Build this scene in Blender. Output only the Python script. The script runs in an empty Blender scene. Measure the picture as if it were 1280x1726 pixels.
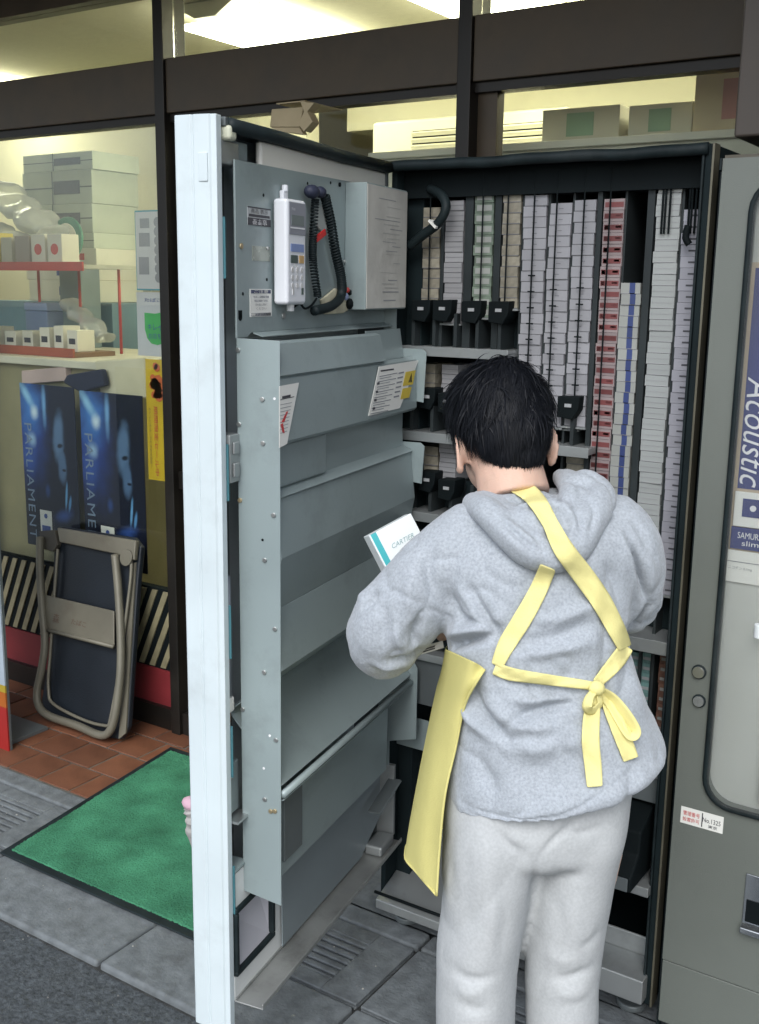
import bpy, bmesh, math, random
import numpy as np
from mathutils import Vector, Matrix
from mathutils.bvhtree import BVHTree
random.seed(7); rng = np.random.default_rng(11)
scene = bpy.context.scene
col = scene.collection

# ------------------------------------------------------------------ camera
CAM = np.array([1.3561, -2.0891, 1.5895])
YAW, PITCH, ROLL, FPX = -0.57976, 0.20591, 0.014326, 1814.04
CF = np.array([math.sin(YAW)*math.cos(PITCH), math.cos(YAW)*math.cos(PITCH), -math.sin(PITCH)])
_r = np.array([math.cos(YAW), -math.sin(YAW), 0.0]); _u = np.cross(_r, CF)
CR = math.cos(ROLL)*_r + math.sin(ROLL)*_u
CU = -math.sin(ROLL)*_r + math.cos(ROLL)*_u
FH = np.array([math.sin(YAW), math.cos(YAW), 0.0]); RH = _r; ZU = np.array([0, 0, 1.0])
cam_data = bpy.data.cameras.new('camera'); cam = bpy.data.objects.new('camera', cam_data); col.objects.link(cam)
M = Matrix.Identity(4)
for i in range(3):
    M[i][0] = CR[i]; M[i][1] = CU[i]; M[i][2] = -CF[i]; M[i][3] = CAM[i]
cam.matrix_world = M
cam_data.sensor_fit = 'VERTICAL'; cam_data.sensor_height = 24.0; cam_data.lens = 24.0*FPX/1726.0
cam_data.clip_start = 0.05; cam_data.clip_end = 500
scene.camera = cam

# ------------------------------------------------------------------ light
world = bpy.data.worlds.new('World'); scene.world = world; world.use_nodes = True
wn = world.node_tree; bg = wn.nodes['Background']
sky = wn.nodes.new('ShaderNodeTexSky'); sky.sky_type = 'NISHITA'; sky.sun_disc = False
SUN_EL, SUN_AZ = math.radians(44), math.radians(160)      # azimuth of the sun, from +Y towards +X
sky.sun_elevation = SUN_EL; sky.sun_rotation = SUN_AZ
sky.air_density = 1.0; sky.dust_density = 2.0; sky.ozone_density = 1.0
hs = wn.nodes.new('ShaderNodeHueSaturation'); hs.inputs['Saturation'].default_value = 0.55
wn.links.new(sky.outputs[0], hs.inputs['Color']); wn.links.new(hs.outputs[0], bg.inputs['Color'])
bg.inputs['Strength'].default_value = 0.14
sun_d = bpy.data.lights.new('sun', 'SUN'); sun_d.energy = 1.0; sun_d.angle = math.radians(34); sun_d.color = (.93, .975, 1)
sun = bpy.data.objects.new('sun', sun_d); col.objects.link(sun)
sdir = Vector((math.sin(SUN_AZ)*math.cos(SUN_EL), math.cos(SUN_AZ)*math.cos(SUN_EL), math.sin(SUN_EL)))
sun.rotation_euler = sdir.to_track_quat('Z', 'Y').to_euler(); sun.location = (0, -6, 8)
vs = scene.view_settings; vs.view_transform = 'Standard'; vs.look = 'None'; vs.gamma = 1.0; vs.use_curve_mapping = False
vs.exposure = 0.80

# ------------------------------------------------------------------ photo pixel -> place
def ray(x, y): return CR*(x-640)/FPX + CU*(863-y)/FPX + CF
def on(x, y, n, c):
    d = ray(x, y); n = np.asarray(n, float); return CAM + d*((c - CAM@n)/(d@n))
def Zp(x, y, z=0.0): return on(x, y, (0, 0, 1), z)
def Yp(x, y, v): return on(x, y, (0, 1, 0), v)
TH = 1.39477; DU = np.array([math.cos(TH), -math.sin(TH), 0]); DN = np.array([math.sin(TH), math.cos(TH), 0])
def Dp(x, y, n=0.0):                        # open door: (distance from hinge, height) on the plane n in front of its rim
    q = on(x, y, DN, n); return q@DU, q[2]
def J(x, y, d):                             # point seen at a pixel, d metres ahead of the camera
    r = ray(x, y); return CAM + r*(d/(r@FH))
def proj(V):
    d = V - CAM; z = d@CF; return 640 + FPX*(d@CR)/z, 863 - FPX*(d@CU)/z

# ------------------------------------------------------------------ materials
MATS = {}
def mat(name, c, rough=.55, metal=0., var=.12, scale=6., bump=0., bscale=80., spec=.5, dirt=0., dscale=3., rnd=0., sheen=0., dcol=(.05, .045, .035)):
    if name in MATS: return MATS[name]
    m = bpy.data.materials.new(name); m.use_nodes = True; nt = m.node_tree; N = nt.nodes; L = nt.links
    b = N['Principled BSDF']; b.inputs['Roughness'].default_value = rough; b.inputs['Metallic'].default_value = metal
    b.inputs['Specular IOR Level'].default_value = spec
    if sheen: b.inputs['Sheen Weight'].default_value = sheen; b.inputs['Sheen Roughness'].default_value = .5
    tc = N.new('ShaderNodeTexCoord')
    no = N.new('ShaderNodeTexNoise'); no.inputs['Scale'].default_value = scale; no.inputs['Detail'].default_value = 6
    L.new(tc.outputs['Object'], no.inputs['Vector'])
    mx = N.new('ShaderNodeMix'); mx.data_type = 'RGBA'
    mx.inputs[6].default_value = tuple(max(0, k*(1-var)) for k in c)+(1,); mx.inputs[7].default_value = tuple(min(1, k*(1+var)) for k in c)+(1,)
    rp = N.new('ShaderNodeMapRange'); rp.inputs[1].default_value = .3; rp.inputs[2].default_value = .7
    L.new(no.outputs['Fac'], rp.inputs[0]); L.new(rp.outputs[0], mx.inputs[0]); out = mx.outputs[2]
    if dirt:
        n2 = N.new('ShaderNodeTexNoise'); n2.inputs['Scale'].default_value = dscale; n2.inputs['Detail'].default_value = 9; n2.inputs['Roughness'].default_value = .68
        L.new(tc.outputs['Object'], n2.inputs['Vector'])
        r2 = N.new('ShaderNodeMapRange'); r2.inputs[1].default_value = .52; r2.inputs[2].default_value = .78; r2.inputs[4].default_value = dirt
        L.new(n2.outputs['Fac'], r2.inputs[0])
        m2 = N.new('ShaderNodeMix'); m2.data_type = 'RGBA'; m2.inputs[7].default_value = dcol+(1,)
        L.new(r2.outputs[0], m2.inputs[0]); L.new(out, m2.inputs[6]); out = m2.outputs[2]
    if rnd:
        oi = N.new('ShaderNodeObjectInfo'); hv = N.new('ShaderNodeHueSaturation')
        r3 = N.new('ShaderNodeMapRange'); r3.inputs[3].default_value = 1-rnd; r3.inputs[4].default_value = 1+rnd
        L.new(oi.outputs['Random'], r3.inputs[0]); L.new(r3.outputs[0], hv.inputs['Value']); L.new(out, hv.inputs['Color']); out = hv.outputs[0]
    L.new(out, b.inputs['Base Color'])
    # uneven gloss
    r4 = N.new('ShaderNodeMapRange'); r4.inputs[3].default_value = max(0, rough-.08); r4.inputs[4].default_value = min(1, rough+.1)
    L.new(no.outputs['Fac'], r4.inputs[0]); L.new(r4.outputs[0], b.inputs['Roughness'])
    if bump:
        n3 = N.new('ShaderNodeTexNoise'); n3.inputs['Scale'].default_value = bscale; n3.inputs['Detail'].default_value = 4
        L.new(tc.outputs['Object'], n3.inputs['Vector'])
        bp = N.new('ShaderNodeBump'); bp.inputs['Strength'].default_value = bump; bp.inputs['Distance'].default_value = .004
        L.new(n3.outputs['Fac'], bp.inputs['Height']); L.new(bp.outputs[0], b.inputs['Normal'])
    MATS[name] = m; return m
def emit(name, c, s):
    m = bpy.data.materials.new(name); m.use_nodes = True; b = m.node_tree.nodes['Principled BSDF']
    b.inputs['Base Color'].default_value = (.8, .8, .8, 1); b.inputs['Emission Color'].default_value = c+(1,); b.inputs['Emission Strength'].default_value = s
    MATS[name] = m; return m
def glassmat(name, tint=(.95, .97, .95), refl=1.0, rough=.02, haze=0.0):
    m = bpy.data.materials.new(name); m.use_nodes = True; nt = m.node_tree; N = nt.nodes; L = nt.links
    for n in list(N): N.remove(n)
    o = N.new('ShaderNodeOutputMaterial'); tr = N.new('ShaderNodeBsdfTransparent'); tr.inputs[0].default_value = tint+(1,)
    gl = N.new('ShaderNodeBsdfGlossy'); gl.inputs['Roughness'].default_value = rough
    fr = N.new('ShaderNodeFresnel'); fr.inputs[0].default_value = 1.45
    mu = N.new('ShaderNodeMath'); mu.operation = 'MULTIPLY'; mu.inputs[1].default_value = refl; L.new(fr.outputs[0], mu.inputs[0])
    mx = N.new('ShaderNodeMixShader'); L.new(mu.outputs[0], mx.inputs[0]); L.new(tr.outputs[0], mx.inputs[1]); L.new(gl.outputs[0], mx.inputs[2])
    last = mx.outputs[0]
    if haze:
        df = N.new('ShaderNodeBsdfDiffuse'); df.inputs[0].default_value = (.7, .72, .72, 1)
        m2 = N.new('ShaderNodeMixShader'); m2.inputs[0].default_value = haze; L.new(last, m2.inputs[1]); L.new(df.outputs[0], m2.inputs[2]); last = m2.outputs[0]
    L.new(last, o.inputs[0]); MATS[name] = m; return m

# ------------------------------------------------------------------ mesh builder
class MB:
    def __init__(s): s.v = []; s.f = []; s.mi = []
    def add(s, vs_, fs, m=0):
        o = len(s.v); s.v += [tuple(map(float, p)) for p in vs_]; s.f += [tuple(i+o for i in f) for f in fs]; s.mi += [m]*len(fs); return s
    def box(s, a, b, m=0):
        x0, y0, z0 = a; x1, y1, z1 = b
        return s.add([(x0,y0,z0),(x1,y0,z0),(x1,y1,z0),(x0,y1,z0),(x0,y0,z1),(x1,y0,z1),(x1,y1,z1),(x0,y1,z1)],
                     [(0,3,2,1),(4,5,6,7),(0,1,5,4),(1,2,6,5),(2,3,7,6),(3,0,4,7)], m)
    def obox(s, c, ax, ay, az, m=0):          # centre and three half axes
        c, ax, ay, az = map(np.asarray, (c, ax, ay, az))
        P = [c+i*ax+j*ay+k*az for k in (-1, 1) for i, j in ((-1,-1),(1,-1),(1,1),(-1,1))]
        return s.add(P, [(0,3,2,1),(4,5,6,7),(0,1,5,4),(1,2,6,5),(2,3,7,6),(3,0,4,7)], m)
    def quad(s, *p, m=0): return s.add(p, [tuple(range(len(p)))], m)
    def prism(s, poly, d, m=0):               # polygon (list of points) pushed along vector d
        n = len(poly); d = np.asarray(d, float); P = [np.asarray(p, float) for p in poly]
        return s.add(P+[p+d for p in P], [tuple(range(n))[::-1], tuple(range(n, 2*n))]+[(i, (i+1) % n, n+(i+1) % n, n+i) for i in range(n)], m)
    def tube(s, pts, r, seg=10, m=0, cap=True, flat=1.0):
        pts = [np.asarray(p, float) for p in pts]; n = len(pts)
        rr = r if hasattr(r, '__len__') else [r]*n
        prev = None; V = []; F = []
        for i, p in enumerate(pts):
            t = pts[min(i+1, n-1)]-pts[max(i-1, 0)]; t = t/(np.linalg.norm(t)+1e-12)
            if prev is None:
                a = np.array([0, 0, 1.]) if abs(t[2]) < .9 else np.array([1., 0, 0])
                prev = np.cross(t, a)
            b = prev - t*(prev@t); b /= np.linalg.norm(b)+1e-12; prev = b; c = np.cross(t, b)
            for k in range(seg):
                an = 2*math.pi*k/seg; V.append(p+rr[i]*(math.cos(an)*b+math.sin(an)*c*flat))
        for i in range(n-1):
            for k in range(seg):
                F.append((i*seg+k, i*seg+(k+1) % seg, (i+1)*seg+(k+1) % seg, (i+1)*seg+k))
        if cap: F.append(tuple(range(seg))[::-1]); F.append(tuple((n-1)*seg+k for k in range(seg)))
        return s.add(V, F, m)
    def loft(s, rings, m=0, cap=True):
        k = len(rings[0]); V = [p for r in rings for p in r]; F = []
        for i in range(len(rings)-1):
            for j in range(k): F.append((i*k+j, i*k+(j+1) % k, (i+1)*k+(j+1) % k, (i+1)*k+j))
        if cap: F.append(tuple(range(k))[::-1]); F.append(tuple((len(rings)-1)*k+j for j in range(k)))
        return s.add(V, F, m)
    def ball(s, c, rx, ry=None, rz=None, seg=16, m=0, ax=None):
        ry = ry or rx; rz = rz or rx; c = np.asarray(c, float); A = ax if ax is not None else np.eye(3)
        V = [c+rz*A[2]]; n = seg//2
        for i in range(1, n):
            a = math.pi*i/n
            for k in range(seg):
                b = 2*math.pi*k/seg; V.append(c+rx*math.sin(a)*math.cos(b)*A[0]+ry*math.sin(a)*math.sin(b)*A[1]+rz*math.cos(a)*A[2])
        V.append(c-rz*A[2]); F = [(0, 1+k, 1+(k+1) % seg) for k in range(seg)]
        for i in range(n-2):
            for k in range(seg): F.append((1+i*seg+k, 1+(i+1)*seg+k, 1+(i+1)*seg+(k+1) % seg, 1+i*seg+(k+1) % seg))
        e = len(V)-1; F += [(e, 1+(n-2)*seg+(k+1) % seg, 1+(n-2)*seg+k) for k in range(seg)]
        return s.add(V, F, m)
    def disc(s, c, axis, r, h, seg=14, m=0):
        c = np.asarray(c, float); a = np.asarray(axis, float); a /= np.linalg.norm(a); return s.tube([c, c+a*h], r, seg, m)
    def mesh(s, name):
        me = bpy.data.meshes.new(name); me.from_pydata(s.v, [], s.f); me.polygons.foreach_set('material_index', s.mi); me.update()
        bm = bmesh.new(); bm.from_mesh(me); bmesh.ops.recalc_face_normals(bm, faces=bm.faces); bm.to_mesh(me); bm.free()
        return me
    def build(s, name, mats, parent=None, bevel=0., smooth=False, seg=2, label=None):
        me = s.mesh(name)
        for m in (mats if isinstance(mats, (list, tuple)) else [mats]): me.materials.append(m)
        o = bpy.data.objects.new(name, me); col.objects.link(o)
        if parent: o.parent = parent
        if smooth: me.polygons.foreach_set('use_smooth', [True]*len(me.polygons))
        if bevel:
            bv = o.modifiers.new('bevel', 'BEVEL'); bv.width = bevel; bv.segments = seg; bv.limit_method = 'ANGLE'; bv.angle_limit = math.radians(40)
            me.polygons.foreach_set('use_smooth', [True]*len(me.polygons))
            wn_ = o.modifiers.new('wn', 'WEIGHTED_NORMAL'); wn_.keep_sharp = True
        if label: o['label'] = label
        return o
def tag(o, label, cat, group=None):
    o['label'] = label; o['category'] = cat
    if group: o['group'] = group
    return o
def struct(o): o['kind'] = 'structure'; return o
def empty(name, loc=(0, 0, 0), rz=0):
    o = bpy.data.objects.new(name, None); col.objects.link(o); o.location = loc; o.rotation_euler = (0, 0, rz); o.empty_display_size = .1; return o
def copy_tree(o, parent=None):
    c = o.copy(); col.objects.link(c)
    if parent: c.parent = parent
    for ch in list(o.children): copy_tree(ch, c)
    return c
def text_mesh(body, size=1., shear=0., bold=0., space=1.):
    cu = bpy.data.curves.new('t', 'FONT'); cu.body = body; cu.size = size; cu.shear = shear; cu.offset = bold; cu.space_character = space
    cu.align_x = 'CENTER'; cu.align_y = 'CENTER'; cu.resolution_u = 3
    ob = bpy.data.objects.new('t', cu); me = bpy.data.meshes.new_from_object(ob)
    V = np.array([v.co[:] for v in me.vertices]) if len(me.vertices) else np.zeros((0, 3)); F = [tuple(p.vertices) for p in me.polygons]
    bpy.data.objects.remove(ob); bpy.data.curves.remove(cu); bpy.data.meshes.remove(me)
    return V, F
def put_text(mb, body, c, ex, ey, w=None, h=None, m=0, shear=0., bold=0., space=1.):
    """flat print centred at c; ex, ey unit vectors; scaled to width w and height h"""
    V, F = text_mesh(body, 1., shear, bold, space)
    if not len(V): return
    lo, hi = V.min(0), V.max(0); sz = np.maximum(hi-lo, 1e-6); q = (V-(lo+hi)/2)
    sx = w/sz[0] if w else h/sz[1]; sy = h/sz[1] if h else sx
    c, ex, ey = map(lambda k: np.asarray(k, float), (c, ex, ey))
    mb.add([c+ex*p[0]*sx+ey*p[1]*sy for p in q], F, m)
def spline(P, n=8):
    P = [np.asarray(p, float) for p in P]; out = []
    for i in range(len(P)-1):
        p0, p1, p2, p3 = P[max(i-1, 0)], P[i], P[i+1], P[min(i+2, len(P)-1)]
        for k in range(n):
            t = k/n; out.append(.5*((2*p1)+(p2-p0)*t+(2*p0-5*p1+4*p2-p3)*t*t+(3*p1-p0-3*p2+p3)*t**3))
    out.append(P[-1]); return out
X_, Y_, Z_ = np.eye(3)

# materials used in many places
white = mat('white_enamel', (.58, .655, .68), .35, var=.05, dirt=.3, dscale=9, dcol=(.32, .34, .34))
greyp = mat('grey_enamel', (.285, .345, .350), .34, .15, var=.08, scale=3, dirt=.55, dscale=8, dcol=(.17, .20, .20), bump=.05, bscale=300)
greyd = mat('dark_grey_steel', (.14, .16, .165), .45, .3, var=.15, dirt=.3, dscale=6)
black = mat('black_plastic', (.004, .007, .008), .7, var=.2, spec=.15)
rubber = mat('black_rubber', (.010, .017, .019), .55, var=.3, spec=.25, scale=20, dirt=.3, dcol=(.09, .10, .10))
steel = mat('bright_steel', (.55, .56, .55), .3, .9, var=.1)
zinc = mat('zinc_plate', (.36, .38, .38), .42, .6, var=.12, scale=5, dirt=.4, dscale=7)
brass = mat('brass_screw', (.55, .45, .28), .4, .8)
paper = mat('paper', (.74, .74, .70), .8, var=.04)
ink = mat('print_ink', (.06, .06, .07), .7)
inkb = mat('blue_ink', (.05, .09, .30), .7)
inkr = mat('red_ink', (.55, .05, .05), .7)
inkw = mat('white_ink', (.78, .78, .80), .6)
# ================================================================== THE SETTING
FY = 0.60                                    # shop front plane
asph = mat('asphalt', (.058, .067, .074), .85, var=.5, scale=90, bump=.9, bscale=140, dirt=.55, dscale=1.3, dcol=(.035, .037, .038))
conc = mat('kerb_concrete', (.135, .150, .158), .85, var=.28, scale=25, bump=.6, bscale=120, dirt=.7, dscale=4, dcol=(.07, .072, .07), rnd=.12)
mortar = mat('dirty_joint', (.035, .037, .036), .95, var=.5, scale=40, bump=.5)
terra = mat('terracotta_tile', (.150, .056, .027), .6, var=.3, scale=9, bump=.25, bscale=60, dirt=.55, dscale=5, dcol=(.05, .03, .022), rnd=.22)
grout = mat('tile_grout', (.11, .10, .085), .95, var=.4, scale=20)
struct(MB().box((-60, -60, -.2), (60, 60, -.05)).build('ground', asph))
# road: a finely uneven asphalt sheet next to the kerb
def rough_sheet(x0, x1, y0, y1, nx, ny, z, amp):
    b = MB(); xs = np.linspace(x0, x1, nx); ys = np.linspace(y0, y1, ny); zz = z+amp*rng.standard_normal((nx, ny))
    b.add([(xs[i], ys[j], zz[i, j]) for i in range(nx) for j in range(ny)],
          [(i*ny+j, (i+1)*ny+j, (i+1)*ny+j+1, i*ny+j+1) for i in range(nx-1) for j in range(ny-1)]); return b
struct(rough_sheet(-1.6, 1.4, -2.3, -.532, 330, 200, -.016, .0011).build('road', asph, smooth=True))
rd = MB(); rd.box((-40, -40, -.06), (40, -2.3, -.017)); rd.box((-40, -2.3, -.06), (-1.6, -.532, -.017)); rd.box((1.4, -2.3, -.06), (40, -.532, -.017))
struct(rd.build('road', asph))
# kerb stones
kb = struct(MB().box((-9, -.535, -.05), (9, .03, -.014)).build('pavement', mortar))
def stone(name, x0, x1, y0, y1, z, parent, jit=.0):
    b = MB().box((x0, y0, -.04), (x1, y1, z+random.uniform(-jit, jit))); return b.build(name, conc, parent, bevel=.009, seg=3)
for k in range(-10, 10):
    x0 = -.451+.6*k
    stone('kerb_stone', x0+.004, x0+.596, -.53, -.316, 0, kb, .003)
    stone('border_stone', x0+.004, x0+.596, -.044, .026, .002, kb, .002)
# drain covers with rows of anti-slip grooves
def drain_cover(x0, x1, y0, y1):
    b = MB(); n = 6; gx0, gx1 = x0+.27, x1-.10
    gy0, gy1 = y0+.045, y1-.05
    b.box((x0, y0, -.04), (x1, y1, -.0085))
    b.box((x0, y0, -.0085), (gx0, y1, .0)); b.box((gx1, y0, -.0085), (x1, y1, .0))
    b.box((gx0, y0, -.0085), (gx1, gy0, .0)); b.box((gx0, gy1, -.0085), (gx1, y1, .0))
    w = (gy1-gy0)/(3*n+1)
    for i in range(n+1): b.box((gx0, gy0+w*(3*i-1 if i else 0), -.0085), (gx1, min(gy1, gy0+w*(3*i+1)), -.0005))
    return b.build('drain_cover', conc, kb, bevel=.003)
for k in range(-6, 8):
    x0 = -.451+.6*k; drain_cover(x0+.006, x0+.594, -.305, -.052)
# concrete apron below the machines
struct(rough_sheet(-.155, 5, .03, .62, 60, 30, -.004, .0008).build('pavement', conc))
# terracotta tiles at the shop entrance
tf = struct(MB().box((-3.6, .03, -.05), (-.16, 1.3, -.004)).build('tile_floor', grout))
ts = .15
tme = MB().box((-ts/2+.004, -ts/2+.004, -.03), (ts/2-.004, ts/2-.004, 0))
proto_t = tme.build('tile', terra, tf, bevel=.003); first = True
for j in range(5):
    for i in range(24):
        x = -.16-ts/2-ts*i-(ts/2 if j % 2 else 0); y = .034+ts*(j+.5)
        if x-ts/2 < -3.6: continue
        o = proto_t if first else proto_t.copy()
        if not first: col.objects.link(o)
        first = False; o.location = (x, y, random.uniform(-.0012, .0012)); o.rotation_euler = (random.uniform(-.004, .004), random.uniform(-.004, .004), random.uniform(-.006, .006))

# ------------------------------------------------------------------ shop interior
cream = mat('cream_wall_paint', (.66, .63, .47), .7, var=.04, scale=2, dirt=.1)
ceilm = mat('ceiling_board', (.72, .69, .55), .8, var=.04, scale=30)
lino = mat('shop_floor_lino', (.20, .18, .15), .6, var=.2)
struct(MB().box((-6, 1.3, -.05), (4, 6.2, -.003)).build('shop_floor', lino))
struct(MB().box((-6, FY+.06, 2.60), (4, 6.2, 2.66)).build('ceiling', ceilm))
struct(MB().box((-6, 6.2, -.02), (4, 6.3, 2.66)).build('shop_wall', cream))
struct(MB().box((-6.1, FY+.06, -.02), (-6, 6.3, 2.66)).build('shop_wall', cream))
struct(MB().box((4, FY+.06, -.02), (4.1, 6.3, 2.66)).build('shop_wall', cream))
struct(MB().box((-5.8, 2.0, -.02), (-1.75, 2.1, 2.599)).build('partition_wall', cream))
struct(MB().box((-1.7, 2.25, 2.30), (3.99, 2.45, 2.599)).build('ceiling_beam', cream, bevel=.004))
# fluorescent ceiling lamps, lit
tubem = emit('fluorescent_glow', (1.0, .965, .72), 10.0)
lampw = mat('lamp_housing', (.8, .78, .68), .5)
def ceiling_lamp(cx, cy, rz, label):
    t = empty('ceiling_lamp', (cx, cy, 2.598), rz); tag(t, label, 'ceiling lamp', 'fluorescent lamps on the shop ceiling')
    b = MB(); b.prism([(-.40, -.16, 0), (-.40, .16, 0), (-.40, .05, -.055), (-.40, -.05, -.055)], (.80, 0, 0)); b.build('housing', lampw, t, bevel=.003)
    MB().box((-.36, -.155, -.075), (.36, .155, -.056)).build('diffuser', tubem, t, bevel=.006)
for cx, cy, lb in ((-1.50, 1.46, 'lit twin tube fluorescent lamp above the entrance beside the dark post'),
                   (-3.56, 1.50, 'lit twin tube fluorescent lamp above the poster window'),
                   (-.54, 1.42, 'lit twin tube fluorescent lamp above the open vending machine, before the ceiling beam'),
                   (-1.3, 4.1, 'lit twin tube fluorescent lamp deep in the shop behind the ceiling beam'),
                   (.6, 1.33, 'lit twin tube fluorescent lamp above the closed vending machine')):
    ceiling_lamp(cx, cy, math.pi/2, lb)
# air conditioner louvre under the beam
ac = empty('air_conditioner', (-.93, 2.1, 2.02)); tag(ac, 'cream wall air conditioner with dark horizontal louvre slots under the ceiling beam', 'air conditioner')
acm = mat('ac_cream', (.74, .71, .55), .5, var=.03)
MB().box((-.46, -.10, .0), (.46, .1, .27)).build('casing', acm, ac, bevel=.015)
MB().box((-.25, -.102, .04), (.40, -.1005, .22)).build('louvre_backing', black, ac)
for i in range(7): MB().obox((.075, -.108, .05+.026*i), (.322, 0, 0), (0, .008, .004), (0, -.0035, .007)).build('louvre', acm, ac)
# shelf cabinet behind the machines with cartons on its top
shm = mat('shelf_cream', (.6, .58, .48), .6)
tag(MB().box((-.55, .78, 0), (1.7, 1.2, 1.97)).box((-.57, .76, 1.97), (1.72, 1.22, 1.99)).box((-.55, .775, .9), (1.7, .779, .94)).build('shelf_cabinet', shm, bevel=.004), 'cream shelf cabinet behind the shop window carrying cardboard cartons', 'cabinet')
cardm = mat('cardboard', (.46, .38, .24), .85, var=.1, scale=12, bump=.1)
cardp = mat('pale_carton', (.48, .46, .36), .8, var=.08)
greenk = mat('green_print', (.22, .33, .22), .7)
def carton(name, x0, x1, z0, h, y0, dep, m, label, mark=None, tape=True):
    t = empty(name, ((x0+x1)/2, y0+dep/2, z0)); tag(t, label, 'carton'); w = (x1-x0)/2
    MB().box((-w, -dep/2, 0), (w, dep/2, h)).build('box', m, t, bevel=.003)
    if tape: MB().box((-w-.001, -.025, h*.6), (w+.001, .025, h+.0012)).build('tape', mat('packing_tape', (.5, .42, .25), .3), t)
    if mark is not None: MB().box((-w*.35, -dep/2-.0016, h*.2), (w*.35, -dep/2-.0006, h*.85)).build('print', mark, t)
    return t
carton('carton', -.03, .20, 1.99, .095, .84, .3, cardp, 'larger pale carton with a green printed square behind the glass, beside the window post', greenk)
carton('carton', .225, .40, 1.99, .088, .84, .3, cardp, 'small pale carton with a green print beside the red marked carton', greenk)
carton('carton', .415, .64, 1.99, .15, .80, .3, cardm, 'brown carton with a red corner on the shelf end behind the glass', mat('faded_red_print', (.36, .16, .13), .7))

# left window: goods on show behind the glass
ct = empty('display_counter', (-2.35, 1.05, 0)); tag(ct, 'cream shop counter behind the poster window, goods on its top', 'counter')
MB().box((-.75, -.30, 0), (.60, .35, 1.27)).build('body', mat('counter_olive', (.26, .235, .13), .6), ct)
MB().box((-.77, -.33, 1.27), (.62, .37, 1.30)).build('counter_top', mat('counter_top', (.62, .59, .47), .5), ct, bevel=.004)
tray = empty('display_tray', (-2.30, .90, 1.301)); tag(tray, 'wooden display tray on the counter top holding small boxes', 'tray')
MB().box((-.30, -.09, 0), (.32, .12, .018)).build('base', mat('tray_wood', (.22, .13, .07), .6), tray)
MB().box((-.30, -.098, 0), (.32, -.09, .035)).build('front_lip', mat('tray_red', (.33, .09, .05), .6), tray)
boxw = mat('small_box_white', (.72, .69, .58), .6, var=.05, rnd=.15)
bxs = [(-.25, .07, .085), (-.13, .07, .07), (-.02, .065, .075), (.085, .06, .09), (.17, .055, .10), (.25, .06, .085)]
names = ['with a blue printed square at the end of the display tray', 'low and plain in the display tray beside the blue square box', 'between the low plain box and the upright box in the display tray', 'with a thin black line in the display tray', 'tallest of the row in the display tray', 'with scribbled print at the tray end by the pale wall']
for (x, w, h), nm in zip(bxs, names):
    b = empty('small_box', (-2.30+x, .905, 1.3195)); tag(b, 'small white box '+nm, 'box', 'small boxes in the display tray')
    MB().box((-w/2, -.045, 0), (w/2, .045, h)).build('box', boxw, b, bevel=.002)
    MB().box((-w*.3, -.0462, h*.35), (w*.3, -.0455, h*.62)).build('print', inkb if x < -.2 else ink, b)
tn = empty('blue_tin', (-2.27, .93, 1.42)); 
bpy.data.objects.remove(tn)
tinm = mat('blue_tin', (.20, .25, .38), .4, var=.1)
tn = empty('tin', (-2.42, 1.03, 1.301)); tag(tn, 'grey blue lidded tin standing behind the white boxes in the display tray', 'tin')
MB().box((-.07, -.04, 0), (.07, .05, .17)).build('body', tinm, tn, bevel=.006); MB().box((-.073, -.043, .17), (.073, .053, .205)).build('lid', mat('tin_lid', (.28, .34, .50), .4), tn, bevel=.006)
# upper red shelf on red posts
rs = empty('wire_shelf', (-2.35, 1.02, 1.301)); tag(rs, 'red edged shelf on thin red posts above the display counter', 'shelf')
redm = mat('red_paint', (.50, .05, .045), .5)
MB().box((-.55, -.12, .345), (.34, .16, .36)).build('board', mat('shelf_glass', (.5, .5, .42), .3), rs)
MB().box((-.55, -.128, .335), (.34, -.12, .37)).build('edge_strip', redm, rs)
for x in (-.5, -.2, .06, .30): MB().tube([(x, .1, 0), (x, .1, .345)], .006, 8).build('post', redm, rs, smooth=True)
yel = mat('yellow_pack', (.55, .45, .08), .6, var=.2)
for x, w, h, m, p, lb in ((-2.62, .11, .13, yel, ink, 'yellow packet with black script on the red edged shelf'), (-2.50, .07, .11, cardp, None, 'plain grey packet beside the yellow packet on the red edged shelf'),
                       (-2.40, .09, .115, mat('taupe_box', (.32, .28, .24), .7), None, 'taupe box standing on the red edged shelf'), (-2.30, .085, .12, boxw, inkr, 'white box with a red ring on the red edged shelf'),
                       (-2.20, .085, .12, boxw, inkr, 'white box with a red dot at the end of the red edged shelf')):
    b = empty('packet', (x, .96, 1.6615)); tag(b, lb, 'packet'); MB().box((-w/2, -.04, 0), (w/2, .05, h)).build('box', m, b, bevel=.002)
    if p: MB().disc((0, -.0405, h*.5), (0, -1, 0), w*.26, .0012, 16).build('print', p, b)
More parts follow.
